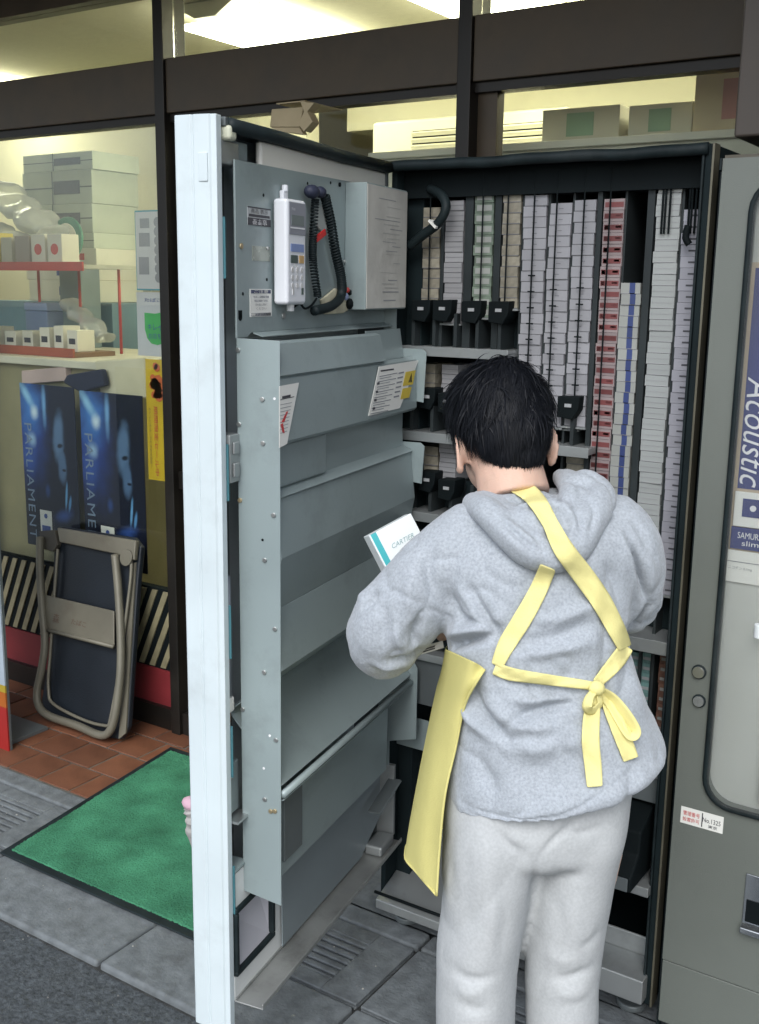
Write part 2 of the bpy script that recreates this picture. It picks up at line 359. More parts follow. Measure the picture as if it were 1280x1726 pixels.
# stack of shirt boxes against the wall on a tall stand
st = empty('box_stand', (-2.84, 1.62, 0)); tag(st, 'pale stand against the cream wall carrying stacked white boxes', 'stand')
MB().box((-.42, -.18, 0), (.40, .2, 1.50)).build('body', mat('stand_blue', (.17, .27, .33), .6), st, bevel=.003)
z = 1.501; sm = [mat('stack_white', (.70, .69, .60), .6, rnd=.12), mat('stack_green', (.50, .55, .47), .6, rnd=.1)]
for i, (h, m, mk, lb) in enumerate(((.10, 0, inkb, 'white flat box with blue script, lowest of the stack on the pale stand'), (.07, 0, inkb, 'white flat box with small blue print, second of the stack'), (.075, 0, redm, 'white flat box with a red band, third of the stack'),
                                (.07, 1, None, 'thin greenish box above the red banded box'), (.13, 1, ink, 'greenish box with grey print squares in the stack'), (.15, 1, ink, 'tall greenish box near the top of the stack'), (.08, 1, ink, 'thin greenish box with black lettering, topmost of the stack'))):
    b = empty('flat_box', (-2.80+.012*random.uniform(-1, 1), 1.60, z)); tag(b, lb, 'box', 'boxes stacked on the pale stand')
    MB().box((-.24, -.14, 0), (.24, .15, h)).build('box', sm[m], b, bevel=.003)
    if mk: MB().box((-.02, -.1416, h*.3), (.16, -.1406, h*.7)).build('print', mk, b)
    if m: MB().box((-.24, -.1412, h*.48), (.24, -.1404, h*.52)).build('string', greyd, b); MB().box((-.03, -.1416, 0), (-.024, -.1404, h)).build('string', greyd, b)
    z += h+.0005
# green ring plate standing beside the packets
pl = empty('plate', (-2.52, 1.30, 1.301)); tag(pl, 'green rimmed white plate leaning on the stand behind the packets', 'plate')
MB().box((-.07, -.03, 0), (.07, .08, .36)).build('support', mat('plate_support', (.2, .26, .28), .6), pl)
a = [(.0, -.04, .49)]
MB().disc((0, -.035, .47), (0, -1, .12), .105, .012, 32).build('rim', mat('plate_green', (.03, .20, .12), .35), pl, bevel=.004)
MB().disc((0, -.048, .4705), (0, -1, .12), .076, .006, 32).build('centre', mat('plate_white', (.66, .66, .56), .4), pl, bevel=.003)
# clear plastic bags hanging in front of the goods
bagm = glassmat('clear_bag', (.93, .94, .90), 1.0, .15, haze=.42)
def bag(name, P, r, label):
    c = spline(P, 6); b = MB(); b.tube(c, [r*(.75+.35*math.sin(i*1.7)+.15*random.random()) for i in range(len(c))], 14, flat=.5)
    o = b.build(name, bagm, None, smooth=True); tag(o, label, 'plastic bag')
    tx = bpy.data.textures.new('crease', 'CLOUDS'); tx.noise_scale = .07
    s_ = o.modifiers.new('s', 'SUBSURF'); s_.levels = s_.render_levels = 2; d_ = o.modifiers.new('d', 'DISPLACE'); d_.texture = tx; d_.strength = .028
bag('plastic_bag', [(-2.95, 1.25, 2.0), (-2.72, 1.2, 1.90), (-2.50, 1.18, 1.79)], .11, 'long crumpled clear plastic bag lying towards the box stack')
bag('plastic_bag', [(-2.95, 1.12, 1.86), (-2.74, 1.1, 1.79), (-2.52, 1.1, 1.72)], .085, 'lower crumpled clear plastic bag above the yellow packet')
bag('plastic_bag', [(-2.36, 1.12, 1.50), (-2.24, 1.1, 1.44), (-2.12, 1.1, 1.36)], .06, 'creased white bag hanging under the red edged shelf')
# fittings on the cream wall
tag(MB().box((-2.62, 1.93, 2.14), (-2.46, 2.0, 2.599)).build('wall_box', cream, bevel=.012), 'cream conduit box on the wall under the ceiling', 'conduit')
tag(MB().box((-2.36, 1.97, 1.25), (-2.30, 2.0, 2.599)).build('wall_pipe', mat('pipe_ochre', (.55, .47, .28), .5), bevel=.01), 'ochre pipe cover running down the cream wall', 'pipe')
tag(MB().box((-2.93, 1.985, 1.30), (-2.74, 1.9995, 1.80)).build('wall_panel', mat('panel_grey', (.5, .5, .42), .6), bevel=.002), 'grey panel fixed to the cream wall', 'panel')

# ------------------------------------------------------------------ shop front
brown = mat('brown_aluminium', (.062, .045, .027), .45, .1, var=.2, scale=8, dirt=.3, dscale=6, dcol=(.02, .016, .012))
brownd = mat('dark_brown_post', (.014, .012, .010), .42, .25, var=.25, dirt=.2)
pane_m = glassmat('window_glass', refl=.2)
sf = empty('shop_front', (0, FY, 0)); tag(sf, 'dark brown aluminium shop front with glass panes and a wide transom', 'shop front')
XP = [-3.65, -2.48, -1.262, -.150, 1.0, 2.15]       # near edges of the posts
for x in XP:
    MB().box((x, -.045, 0), (x+.042, .06, 2.66)).build('post', brownd, sf, bevel=.003)
    MB().box((x+.0425, .0, 0), (x+.10, .04, 2.124)).build('post_flange', brown, sf)
for i in range(len(XP)-1):
    a, b = XP[i]+.0425, XP[i+1]-.0005
    MB().box((a, -.035, 2.125), (b, .05, 2.29)).build('transom', brown, sf, bevel=.003)
    MB().box((a, -.02, 2.10), (b, .03, 2.1245)).build('transom_lip', brownd, sf)
    MB().box((a, .004, 2.29), (b, .010, 2.50)).build('upper_pane', pane_m, sf)
    MB().box((a, -.03, 2.50), (b, .05, 2.66)).build('head_rail', brown, sf)
    z0 = .52 if i < 2 else .08
    MB().box((a, .004, z0), (b, .010, 2.098)).build('window_pane', pane_m, sf)
    MB().box((a, -.03, 0), (b, .05, .08)).build('bottom_rail', brownd, sf)
    if i >= 2: MB().box((a, -.02, .9), (b, .03, .96)).build('push_rail', brownd, sf)
# stall riser below the poster window: red base and gilt diagonal slats on black
redb = mat('dark_red_board', (.16, .018, .022), .5, var=.2)
goldm = mat('gilt_slat', (.24, .215, .13), .5, .1, var=.2, scale=20, dirt=.3)
for i in range(2):
    a, b = XP[i]+.101, XP[i+1]-.001
    MB().box((a, -.01, .08), (b, .03, .215)).build('red_base_board', redb, sf)
    MB().box((a, -.004, .2155), (b, .026, .52)).build('slat_backing', black, sf)
    x = a-.12; w = .026
    while x < b:
        lo, hi = x, x+.135
        def cut(zz): return lo+(hi-lo)*(zz-.222)/.29
        P = [(lo, .222), (lo+w, .222), (hi+w, .512), (hi, .512)]
        # keep slats inside the bay
        if lo >= a and hi+w <= b: MB().prism([(p[0], -.009, p[1]) for p in P], (0, .005, 0)).build('slat', goldm, sf)
        elif lo < a and hi > a:
            zc = .222+.29*(a-lo)/.135; zc2 = .222+.29*max(0, (a-lo-w))/.135
            MB().prism([(a, -.009, zc2), (hi+w, -.009, .512), (hi, -.009, .512), (a, -.009, min(zc, .511))], (0, .005, 0)).build('slat', goldm, sf)
        elif hi+w > b and lo+w < b:
            zc = .222+.29*(b-lo-w)/.135; zc2 = min(.512, .222+.29*(b-lo)/.135)
            MB().prism([(lo, -.009, .222), (lo+w, -.009, .222), (b, -.009, zc), (b, -.009, zc2)], (0, .005, 0)).build('slat', goldm, sf)
        x += .055
# wall above the shop front and the pillar by the closed machine
wallm = mat('upper_facade', (.30, .29, .27), .8, var=.1, bump=.2)
tag(MB().box((-6, FY-.03, 2.662), (5, FY+.25, 6.5)).build('facade_wall', wallm), 'plain grey wall above the shop front', 'wall')
tag(MB().box((-6, FY-.03, 0), (XP[0]-.06, FY+.05, 2.66)).build('facade_wall', wallm), 'plain grey wall beside the shop front, away from the machines', 'wall')
tag(MB().box((XP[-1]+.08, FY-.03, 0), (5, FY+.05, 2.66)).build('facade_wall', wallm), 'plain grey wall beyond the closed vending machine', 'wall')
pb = Yp(1241, 234, .12)
tag(MB().box((pb[0], .10, pb[2]), (1.7, .45, 3.4)).build('sign_box', mat('brown_box', (.075, .062, .052), .5, var=.1, dirt=.2), bevel=.006), 'brown projecting box hanging above the closed vending machine', 'sign box')
# notices on the glass
def notice(name, px, y, label, cat, frame, marks, parts=True):
    (x0, y0), (x1, y1) = px; A = Yp(x0, y0, y); B = Yp(x1, y1, y)
    t = empty(name, (A[0], y, B[2])); tag(t, label, cat); w = B[0]-A[0]; h = A[2]-B[2]
    MB().box((0, 0, 0), (w, .003, h)).build('board', frame, t)
    for (a, b, c, d, m) in marks: MB().box((a*w, -.0012, b*h), (c*w, -.0004, d*h)).build('print', m, t)
    return t, w, h
tealf = mat('teal_frame', (.04, .30, .40), .5); papl = mat('pale_lilac_paper', (.58, .58, .60), .8, var=.05)
mk = [(.03, .02, .99, .98, papl)]
t, w, h = notice('notice_board', ((227, 355), (276, 490)), FY+.045, 'pale notice with a teal frame and small drawings beside the dark post', 'notice', tealf, mk)
b = MB()
for k in range(7): b.disc((w*.84, -.0013, h*(.16+.115*k)), (0, -1, 0), .017, .0005, 10)
b.box((w*.15, -.0018, h*.55), (w*.55, -.0013, h*.72)); b.box((w*.12, -.0018, h*.2), (w*.5, -.0013, h*.42)); b.box((w*.2, -.0018, h*.78), (w*.55, -.0013, h*.9))
b.build('drawing', mat('grey_print', (.25, .26, .30), .8), t)
t, w, h = notice('notice_sheet', ((230, 492), (280, 602)), FY+.045, 'white sheet with a green shield under the teal framed notice', 'notice', papl, [])
b = MB(); sh = [(.28, .68), (.28, .42), (.36, .28), (.5, .2), (.72, .18), (.98, .22), (.98, .70), (.66, .67)]
b.prism([(w*a, -.0012, h*c) for a, c in sh], (0, .0006, 0)); b.build('shield', mat('shield_green', (.06, .42, .10), .6), t)
b = MB(); put_text(b, 'キレイ', (w*.64, -.002, h*.46), X_, Z_, w=w*.5, h=h*.1); put_text(b, 'お店を', (w*.64, -.002, h*.32), X_, Z_, w=w*.45, h=h*.09); put_text(b, 'たばこ', (w*.6, -.002, h*.88), X_, Z_, w=w*.6, h=h*.06); b.build('lettering', inkb, t)
ylw = mat('poster_yellow', (.62, .42, .02), .6, var=.1)
t, w, h = notice('yellow_poster', ((245, 605), (281, 812)), FY+.042, 'tall narrow yellow poster with red flowers and red lettering beside the dark post', 'poster', ylw, [])
b = MB(); 
for k in range(14): b.disc((w*(.3+.5*random.random()), -.0013, h*(.70+.26*random.random())), (0, -1, 0), .012+.01*random.random(), .0005, 7)
b.build('flower_print', mat('orange_print', (.60, .13, .04), .6), t)
b = MB(); put_text(b, '期間限定セール中', (w*.52, -.002, h*.33), -Z_, X_, w=h*.58, h=w*.22); b.build('lettering', inkr, t)
b = MB(); put_text(b, 'おいしいたばこのお求めは当店へ', (w*.2, -.002, h*.35), -Z_, X_, w=h*.5, h=w*.1); b.build('lettering', ink, t)
# two blue advertising posters
deep = mat('poster_deep_blue', (.006, .012, .055), .45, var=.5, scale=7)
glow1 = mat('poster_blue', (.02, .07, .34), .45, var=.6, scale=9); glow2 = mat('poster_light_blue', (.10, .30, .62), .45, var=.5, scale=14); skinb = mat('poster_blue_grey', (.055, .10, .19), .5, var=.4, scale=12)
lett = mat('poster_letter', (.20, .27, .38), .5)
def poster_mat(w, h):
    """printed picture: soft light beams, a face half in the dark and a raised hand, blue on black"""
    m = bpy.data.materials.new('poster_print'); m.use_nodes = True; nt = m.node_tree; N = nt.nodes; L = nt.links; b = N['Principled BSDF']; b.inputs['Roughness'].default_value = .55
    tc = N.new('ShaderNodeTexCoord'); last = None
    base = N.new('ShaderNodeRGB'); base.outputs[0].default_value = (.003, .006, .024, 1); last = base.outputs[0]
    no = N.new('ShaderNodeTexNoise'); no.inputs['Scale'].default_value = 16; L.new(tc.outputs['Object'], no.inputs['Vector'])
    def blob(cx, cz, rx, rz, c, rot=0., hard=.0):
        nonlocal last
        mp = N.new('ShaderNodeMapping'); mp.vector_type = 'TEXTURE'; mp.inputs['Location'].default_value = (cx*w, 0, cz*h); mp.inputs['Rotation'].default_value = (0, rot, 0); mp.inputs['Scale'].default_value = (rx*w, 10, rz*h)
        L.new(tc.outputs['Object'], mp.inputs['Vector']); ln = N.new('ShaderNodeVectorMath'); ln.operation = 'LENGTH'; L.new(mp.outputs[0], ln.inputs[0])
        ad = N.new('ShaderNodeMath'); ad.operation = 'MULTIPLY_ADD'; ad.inputs[1].default_value = .5; L.new(no.outputs['Fac'], ad.inputs[0]); L.new(ln.outputs['Value'], ad.inputs[2])
        mr = N.new('ShaderNodeMapRange'); mr.interpolation_type = 'SMOOTHSTEP'; mr.inputs[1].default_value = 1.25; mr.inputs[2].default_value = .25+hard*.7; L.new(ad.outputs[0], mr.inputs[0])
        mx = N.new('ShaderNodeMix'); mx.data_type = 'RGBA'; L.new(mr.outputs[0], mx.inputs[0]); L.new(last, mx.inputs[6]); mx.inputs[7].default_value = c+(1,); last = mx.outputs[2]
    blob(.15, .72, .48, .5, (.014, .05, .28)); blob(.18, .85, .32, .22, (.05, .20, .56)); blob(.12, .93, .34, .045, (.28, .55, .78), .9); blob(.44, .88, .06, .18, (.18, .40, .70)); blob(.25, .83, .11, .06, (.62, .76, .84)); blob(.18, .66, .12, .07, (.36, .55, .75)); blob(.12, .55, .22, .14, (.03, .09, .38))
    blob(.68, .70, .13, .19, (.10, .18, .32), .1, .6); blob(.73, .52, .10, .12, (.08, .15, .28), 0, .6); blob(.86, .75, .13, .25, (.003, .006, .022)); blob(.70, .645, .07, .018, (.004, .008, .025), -.2, .5); blob(.80, .62, .05, .015, (.004, .008, .025), -.2, .5); blob(.76, .50, .05, .012, (.006, .01, .03), 0, .5)
    blob(.72, .22, .25, .06, (.03, .08, .30), -.4); blob(.78, .34, .028, .11, (.14, .36, .66), .12, .5); blob(.84, .30, .03, .07, (.10, .28, .56), .2, .5); blob(.44, .36, .07, .06, (.02, .06, .22))
    L.new(last, b.inputs['Base Color']); return m
def ad_poster(px, label):
    (x0, y0), (x1, y1) = px; A = Yp(x0, y0, FY+.035); B = Yp(x1, y1, FY+.035); w = B[0]-A[0]; h = A[2]-B[2]
    t = empty('blue_poster', (A[0], FY+.035, B[2])); tag(t, label, 'poster', 'blue posters in the shop window')
    MB().box((0, 0, 0), (w, .003, h)).build('sheet', poster_mat(w, h), t)
    b = MB(); put_text(b, 'PARLIAMENT', (w*.13, -.003, h*.40), -Z_, X_, w=h*.72, h=w*.13, bold=.0, space=1.15); b.build('lettering', lett, t)
    MB().prism([(w*.28, -.0035, h*.02), (w*.50, -.0035, h*.02), (w*.50, -.0035, h*.235), (w*.28, -.0035, h*.235)], (0, .0006, 0)).build('pack_picture', paper, t)
    MB().prism([(w*.31, -.0042, h*.03), (w*.47, -.0042, h*.03), (w*.47, -.0042, h*.14), (w*.31, -.0042, h*.14)], (0, .0005, 0)).build('pack_band', inkb, t)
    MB().disc((w*.39, -.0036, h*.20), (0, -1, 0), .010, .0008, 8).build('pack_crest', inkb, t)
ad_poster(((33, 645), (137, 935)), 'dark blue face poster whose edge is worn and torn, above the folded chair')
ad_poster(((134, 658), (249, 968)), 'dark blue poster of a face in light beams, next to the yellow poster')
# dark sleeve-like bundle and papers lying above the posters
tag(MB().prism([tuple(Yp(x, y, FY+.06)) for x, y in ((105, 645), (112, 632), (170, 622), (176, 650), (135, 662))], (0, .03, 0)).build('dark_cloth', mat('navy_cloth', (.015, .02, .045), .9), bevel=.008), 'dark folded cloth sticking out above the blue posters', 'cloth')
tag(MB().prism([tuple(Yp(x, y, FY+.10)) for x, y in ((158, 608), (243, 602), (246, 672), (170, 668))], (0, .02, 0)).build('white_bag', mat('bag_paper', (.62, .58, .42), .8, bump=.3, bscale=25), bevel=.008), 'cream paper bag standing above the blue poster next to the yellow poster', 'paper bag')
tag(MB().prism([tuple(Yp(x, y, FY+.12)) for x, y in ((36, 625), (110, 618), (112, 642), (37, 648))], (0, .03, 0)).build('pink_box', mat('pinkish_box', (.50, .38, .35), .6), bevel=.004), 'pale pink box lying above the worn edged blue poster', 'box')
# torn cardboard taped to the transom above the open door
cf = empty('cardboard_flap', tuple(Yp(490, 185, .40))); tag(cf, 'torn brown cardboard pieces taped under the transom above the open door', 'cardboard'); o0 = np.array(cf.location)
def flap(P, y, d, nm): MB().prism([tuple(Yp(x, yy, y)-o0) for x, yy in P], (0, d, 0)).build(nm, cardm, cf, bevel=.002)
flap([(458, 184), (512, 180), (505, 214), (455, 214)], .40, .02, 'flap'); flap([(506, 171), (530, 173), (518, 188), (527, 205), (512, 222), (503, 210), (512, 188)], .39, .035, 'torn_piece')
flap([(455, 214), (505, 214), (512, 227), (470, 222)], .405, .02, 'edge_strip')
MB().box((-.05, .0, .018), (.05, FY-.022-o0[1], .021)).build('tape_strip', cardm, cf)

# unseen metal canopy over the pavement, added to shade the shop front
aw = empty('added_canopy', (0, 0, 2.70)); tag(aw, 'unseen dark canopy added above to shade the shop front', 'added_canopy')
awm = mat('added_canopy_metal', (.10, .095, .085), .6, .2, var=.15)
b = MB(); b.prism([(-5.5, FY-.032, .02), (-5.5, -.75, -.04), (-5.5, -.75, .0), (-5.5, FY-.032, .10)], (9.5, 0, 0)); b.build('sheet', awm, aw)
MB().box((-5.5, -.77, -.06), (4.0, -.7505, .03)).build('front_rail', awm, aw)
for x in (-4.8, -2.4, 0., 2.4): MB().box((x-.02, -.74, -.065), (x+.02, FY-.035, -.0405)).build('arm', awm, aw)

# grit and small litter scattered on the road and pavement
gb = MB(); rg_ = np.random.default_rng(3)
for k in range(380):
    x, y = rg_.uniform(-1.5, 1.2), rg_.uniform(-1.3, -.06); r = rg_.uniform(.0012, .0038)*(1.6 if rg_.random() < .05 else 1)
    if -1.17 < x < -.12 and y > -.35: continue
    z = .0 if y > -.53 else -.016
    a = rg_.uniform(0, 6.28); c_, s_2 = math.cos(a)*r, math.sin(a)*r
    gb.add([(x+c_, y+s_2, z), (x-s_2, y+c_, z), (x-c_, y-s_2, z), (x+s_2, y-c_, z), (x, y, z+r*.9)], [(0, 1, 4), (1, 2, 4), (2, 3, 4), (3, 0, 4)], 0 if rg_.random() < .75 else 1)
go = gb.build('grit', [mat('grit_grey', (.15, .15, .145), .9), mat('grit_pale', (.34, .33, .30), .9)]); go['kind'] = 'stuff'; go['label'] = 'small grey grit scattered on the road and pavement'; go['category'] = 'grit'
# ================================================================== OPEN VENDING MACHINE
W = .718; ZT = 1.86
vm = empty('vending_machine', (0, 0, 0)); tag(vm, 'grey cigarette vending machine standing open, columns of packs inside, door swung wide', 'vending machine')
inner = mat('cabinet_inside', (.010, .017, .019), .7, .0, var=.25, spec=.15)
olive = mat('olive_frame_edge', (.16, .15, .11), .5, .4, var=.2)
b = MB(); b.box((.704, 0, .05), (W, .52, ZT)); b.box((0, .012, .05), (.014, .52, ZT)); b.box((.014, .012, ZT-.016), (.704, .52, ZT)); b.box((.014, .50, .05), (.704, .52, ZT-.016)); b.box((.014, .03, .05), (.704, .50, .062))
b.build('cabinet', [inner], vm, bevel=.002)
MB().box((W, -.004, .05), (W+.004, .03, ZT)).build('frame_edge', olive, vm)
MB().box((.6985, -.004, .05), (.7038, .012, ZT-.02)).build('frame_edge', rubber, vm, bevel=.002)
g = []
for i in range(40):
    t = i/39; g.append((.004+(.71-.004)*t, -.004+.001*math.sin(9*t), ZT-.010+.0012*math.sin(14*t)+.0008*math.sin(31*t)))
MB().tube(g, .0115, 12).build('gasket', rubber, vm, smooth=True)
MB().box((.016, .040, ZT-.075), (.70, .10, ZT-.018)).build('head_channel', black, vm)
for x, y in ((.06, .05), (.66, .05), (.06, .45), (.66, .45)):
    MB().disc((x, y, 0), (0, 0, 1), .034, .016, 20).disc((x, y, .016), (0, 0, 1), .012, .036, 12).build('foot', greyd, vm, bevel=.004)
# pack columns -------------------------------------------------------
PY = .05                                     # pack front plane
rail = mat('column_rail', (.030, .037, .039), .5, .2, var=.2, dirt=.2, spec=.25)
PW, PH, PD = .0, .0222, .088
def packmesh(name, w, h, mats, bands, bevel=.0012):
    b = MB().box((-w/2, 0, 0), (w/2, PD, h))
    for (a, c, d, e, m) in bands: b.box((-w/2+a*w, -.0006, c*h), (-w/2+d*w, .0002, e*h), m)
    me = b.mesh(name)
    for m in mats: me.materials.append(m)
    return me
pk_white = mat('pack_white', (.30, .30, .32), .45, var=.05, rnd=.10); pk_pink = mat('pack_pink_white', (.28, .225, .225), .45, var=.06, rnd=.10)
pk_red = mat('pack_red', (.17, .05, .05), .45, rnd=.25); pk_dkr = mat('pack_dark_red', (.13, .03, .03), .45)
pk_cream = mat('pack_cream', (.31, .32, .30), .4, var=.05, rnd=.08); pk_blue = mat('pack_blue', (.035, .055, .17), .45, rnd=.15)
pk_lil = mat('pack_lilac_white', (.29, .29, .325), .45, var=.05, rnd=.08); pk_grn = mat('pack_green', (.14, .18, .14), .45, var=.35, scale=60, rnd=.2)
pk_tan = mat('pack_tan', (.25, .23, .18), .45, var=.3, scale=60, rnd=.15); pk_grey = mat('pack_grey', (.29, .29, .30), .45, var=.06, rnd=.1)
pk_teal = mat('pack_teal', (.13, .24, .23), .45, var=.4, scale=50, rnd=.2); pk_brn = mat('pack_brown', (.20, .10, .07), .45, var=.4, scale=50, rnd=.25); film = mat('pack_film', (.33, .35, .345), .18, var=.04, rnd=.06)
seam = mat('pack_seam', (.16, .16, .17), .6)
kinds = {
 'white': ([pk_white, seam], [(.0, .0, 1, .05, 1), (.40, .46, .60, .52, 1)]),
 'pink':  ([pk_pink, pk_red, pk_dkr], [(.05, .25, .96, .72, 1), (.08, .28, .26, .66, 2), (.62, .42, .9, .62, 2)]),
 'blue':  ([pk_cream, pk_blue, pk_grey], [(.46, .0, .74, 1, 1), (.0, .0, 1, .06, 2)]),
 'film':  ([film, pk_grey], [(.0, .0, 1, .05, 1), (.03, .48, .97, .52, 1)]),
 'lilac': ([pk_lil, ink], [(.38, .40, .82, .56, 1)]),
 'green': ([pk_grn, pk_cream], [(.1, .25, .9, .8, 1)]),
 'tan':   ([pk_tan, seam], [(.0, .0, 1, .08, 1)]),
 'grey':  ([pk_grey, seam], [(.0, .0, 1, .07, 1), (0, .5, 1, .55, 1)]),
 'teal':  ([pk_teal, pk_grey], [(.1, .3, .9, .6, 1)]),
 'brown': ([pk_brn, pk_cream], [(.2, .3, .7, .6, 1)]),
}
def column(xl, xr, ytop, ybot, kind, label, group, pm=None, y=PY, jit=.0015, fill=.98):
    pm = pm or (ytop+ybot)/2
    a = Yp(xl, pm, y)[0]; c = Yp(xr, pm, y)[0]; w = (c-a)*fill; cx = (a+c)/2
    zt = Yp((xl+xr)/2, ytop, y)[2]; zb = Yp((xl+xr)/2, ybot, y)[2]
    n = max(1, int((zt-zb)/PH)); me = None
    ms, bands = kinds[kind]; me = packmesh('cigarette_pack', w, PH-.0006, ms, bands)
    for k in range(n):
        o = bpy.data.objects.new('cigarette_pack', me); col.objects.link(o)
        o.location = (cx+random.uniform(-1, 1)*jit, y+random.uniform(0, 1)*jit*2, zb+k*PH); o.rotation_euler = (0, 0, random.uniform(-.035, .035)*jit/.0015)
        tag(o, label, 'cigarette pack', group)
    return a, c, zb, zt
# base plates that carry the stacks
def ledge(xa, xb, z, y0=.045, y1=.16, name='stack_shelf', th=.004, m=None): MB().box((xa, y0, z-th-.0005), (xb, y1, z-.0005)).build(name, m or zinc, vm)
COL = [
 (712, 741, 340, 520, 'tan', 'tan packet in the short upper column under the bent black cable', 'short column under the black cable'),
 (749, 780, 322, 545, 'grey', 'plain grey packet in the thin striped short upper column', 'thin striped upper column'),
 (798, 830, 314, 535, 'green', 'green patterned packet in the short upper column', 'green patterned upper column'),
 (845, 875, 316, 520, 'tan', 'tan packet in the short upper column beside the tall white columns', 'tan upper column beside the tall white ones'),
 (880, 919, 311, 720, 'white', 'plain white pack in the tall column next to the short upper columns', 'first tall white column'),
 (923, 960, 328, 720, 'white', 'plain white pack in the middle one of the three tall white columns', 'middle tall white column'),
 (964, 1001, 323, 720, 'white', 'plain white pack in the tall column next to the red banded packs', 'tall white column beside the red banded one'),
 (1013, 1048, 330, 830, 'pink', 'white pack with red bands in a tall column', 'red banded pack column'),
 (1050, 1084, 458, 860, 'blue', 'white pack with a dark blue stripe in the low filled column', 'blue striped pack column'),
 (1101, 1142, 303, 960, 'film', 'glossy cream pack in the tall column beside the blue striped one', 'glossy cream pack column'),
 (1147, 1183, 333, 1010, 'lilac', 'lilac white pack with small black print beside the cabinet frame', 'lilac white pack column'),
]
spans = []
for c in COL:
    a, d, zb, zt = column(*c, pm=430, fill=.97)
    spans.append((a, d, zb, zt)); ledge(a-.004, d+.004, zb)
# dark partitions between columns, wires before them
def rails(xs, z0, z1, y=.034, w=.0045, name='column_rail', d=.12):
    for x in xs: MB().box((x-w, y, z0), (x+w, y+d, z1)).build(name, rail, vm)
gaps = []
for i in range(len(spans)-1):
    p, q = spans[i], spans[i+1]; gaps.append(((p[1]+q[0])/2, max(.0035, (q[0]-p[1])/2-.001)))
zsh = Yp(780, 586, .05)[2]
for i, (x, w) in enumerate(gaps):
    tall = i >= 3
    MB().box((x-w*.8, .050 if w > .005 else .056, (.70 if tall else zsh)), (x+w*.8, .20, ZT-.03)).build('column_rail', rail, vm, bevel=.001)
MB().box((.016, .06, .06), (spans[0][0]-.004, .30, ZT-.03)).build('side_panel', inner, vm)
for i in (0, 2, 3, 4, 5, 6, 7):
    a, d, zb, zt = spans[i]; x = (a+d)/2-(.004 if i % 2 else -.002)
    MB().tube([(x, .0405, zb-.02), (x, .0405, ZT-.03)], .0018, 6).build('guide_wire', black, vm)
    if 4 <= i <= 6:
        k = 0; zz = zb+.02
        while zz < 1.62: MB().box((x-.008, .0405, zz), (x+.008, .0420, zz+.003)).build('wire_tab', black, vm); zz += .0335
for i in (9, 10):
    a, d, zb, zt = spans[i]
    for f in (.30, .42, .6): MB().tube([(a+(d-a)*f, .0455, 1.70), (a+(d-a)*f, .0455, ZT-.03)], .0022, 6).build('guide_wire', black, vm)
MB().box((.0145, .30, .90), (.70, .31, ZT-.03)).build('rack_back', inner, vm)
# release mechanisms and shelves under the short columns
def release(px, py, w=.05):
    c = Yp(px, py, .032); x, z = c[0], c[2]
    b = MB(); b.prism([(x-w/2, .025, z+.018), (x+w/2, .025, z+.02), (x+w/2-.002, .025, z-.008), (x+w*.2, .025, z-.03), (x-w/2, .025, z-.026)], (0, .05, 0))
    b.build('release_latch', black, vm, bevel=.002)
    MB().box((x-.007, .0225, z-.0035), (x+.008, .0245, z+.0035)).build('latch_tab', mat('latch_tab', (.34, .35, .36), .6), vm)
for px, py in ((712, 520), (748, 520), (797, 522), (843, 523), (960, 683)): release(px, py)
def shelf(x0, x1, py, pxm, y0=.012, d=.28, th=.014):
    z = Yp(pxm, py, y0)[2]; MB().box((x0, y0, z-th), (x1, y0+d, z)).box((x0, y0-.003, z-th-.006), (x1, y0, z+.002)).build('rack_shelf', zinc, vm, bevel=.001); return z
rx = spans[3][1]+.003
z1 = shelf(.018, rx, 588, 780); z2 = shelf(.018, .50, 732, 740); z3 = shelf(.018, .40, 866, 720)
# dark compartments below each latch
for z_, xs in ((z1, (.05, .105, .16, .215, .27)), (z2, (.05, .105, .16, .215, .27, .33, .39, .45)), (z3, (.05, .105, .16, .215))):
    for x in xs: MB().box((x-.004, .035, z_+.001), (x+.004, .2, z_+.075)).build('latch_post', rail, vm)
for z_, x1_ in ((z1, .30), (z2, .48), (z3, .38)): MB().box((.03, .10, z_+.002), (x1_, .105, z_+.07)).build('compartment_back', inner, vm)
# lower tier packs seen beside the head
for c in [(712, 733, 600, 662, 'tan', 'tan packet under the upper rack shelf, beside the open door', 'packets under the upper rack shelf'), (744, 772, 600, 664, 'grey', 'grey packet under the upper rack shelf, close to the dark hair', 'packets under the upper rack shelf by the hair'),
          (714, 738, 742, 800, 'tan', 'tan packet above the lower latch beside the open door', 'lower packets beside the door'), (740, 768, 742, 812, 'grey', 'pale packet bent over the lower latch by the left ear', 'lower packets by the left ear'),
          (935, 975, 700, 722, 'white', 'white pack lying on the latch beside the right ear', 'pack on the latch'), (955, 985, 752, 800, 'tan', 'tan packet in the low rack behind the right ear', 'packets behind the right ear')]:
    a, d, zb, zt = column(*c, y=.06); ledge(a-.003, d+.003, zb, .055)
for px, py in ((722, 668), (755, 676), (722, 808), (755, 822)): release(px, py, .045)
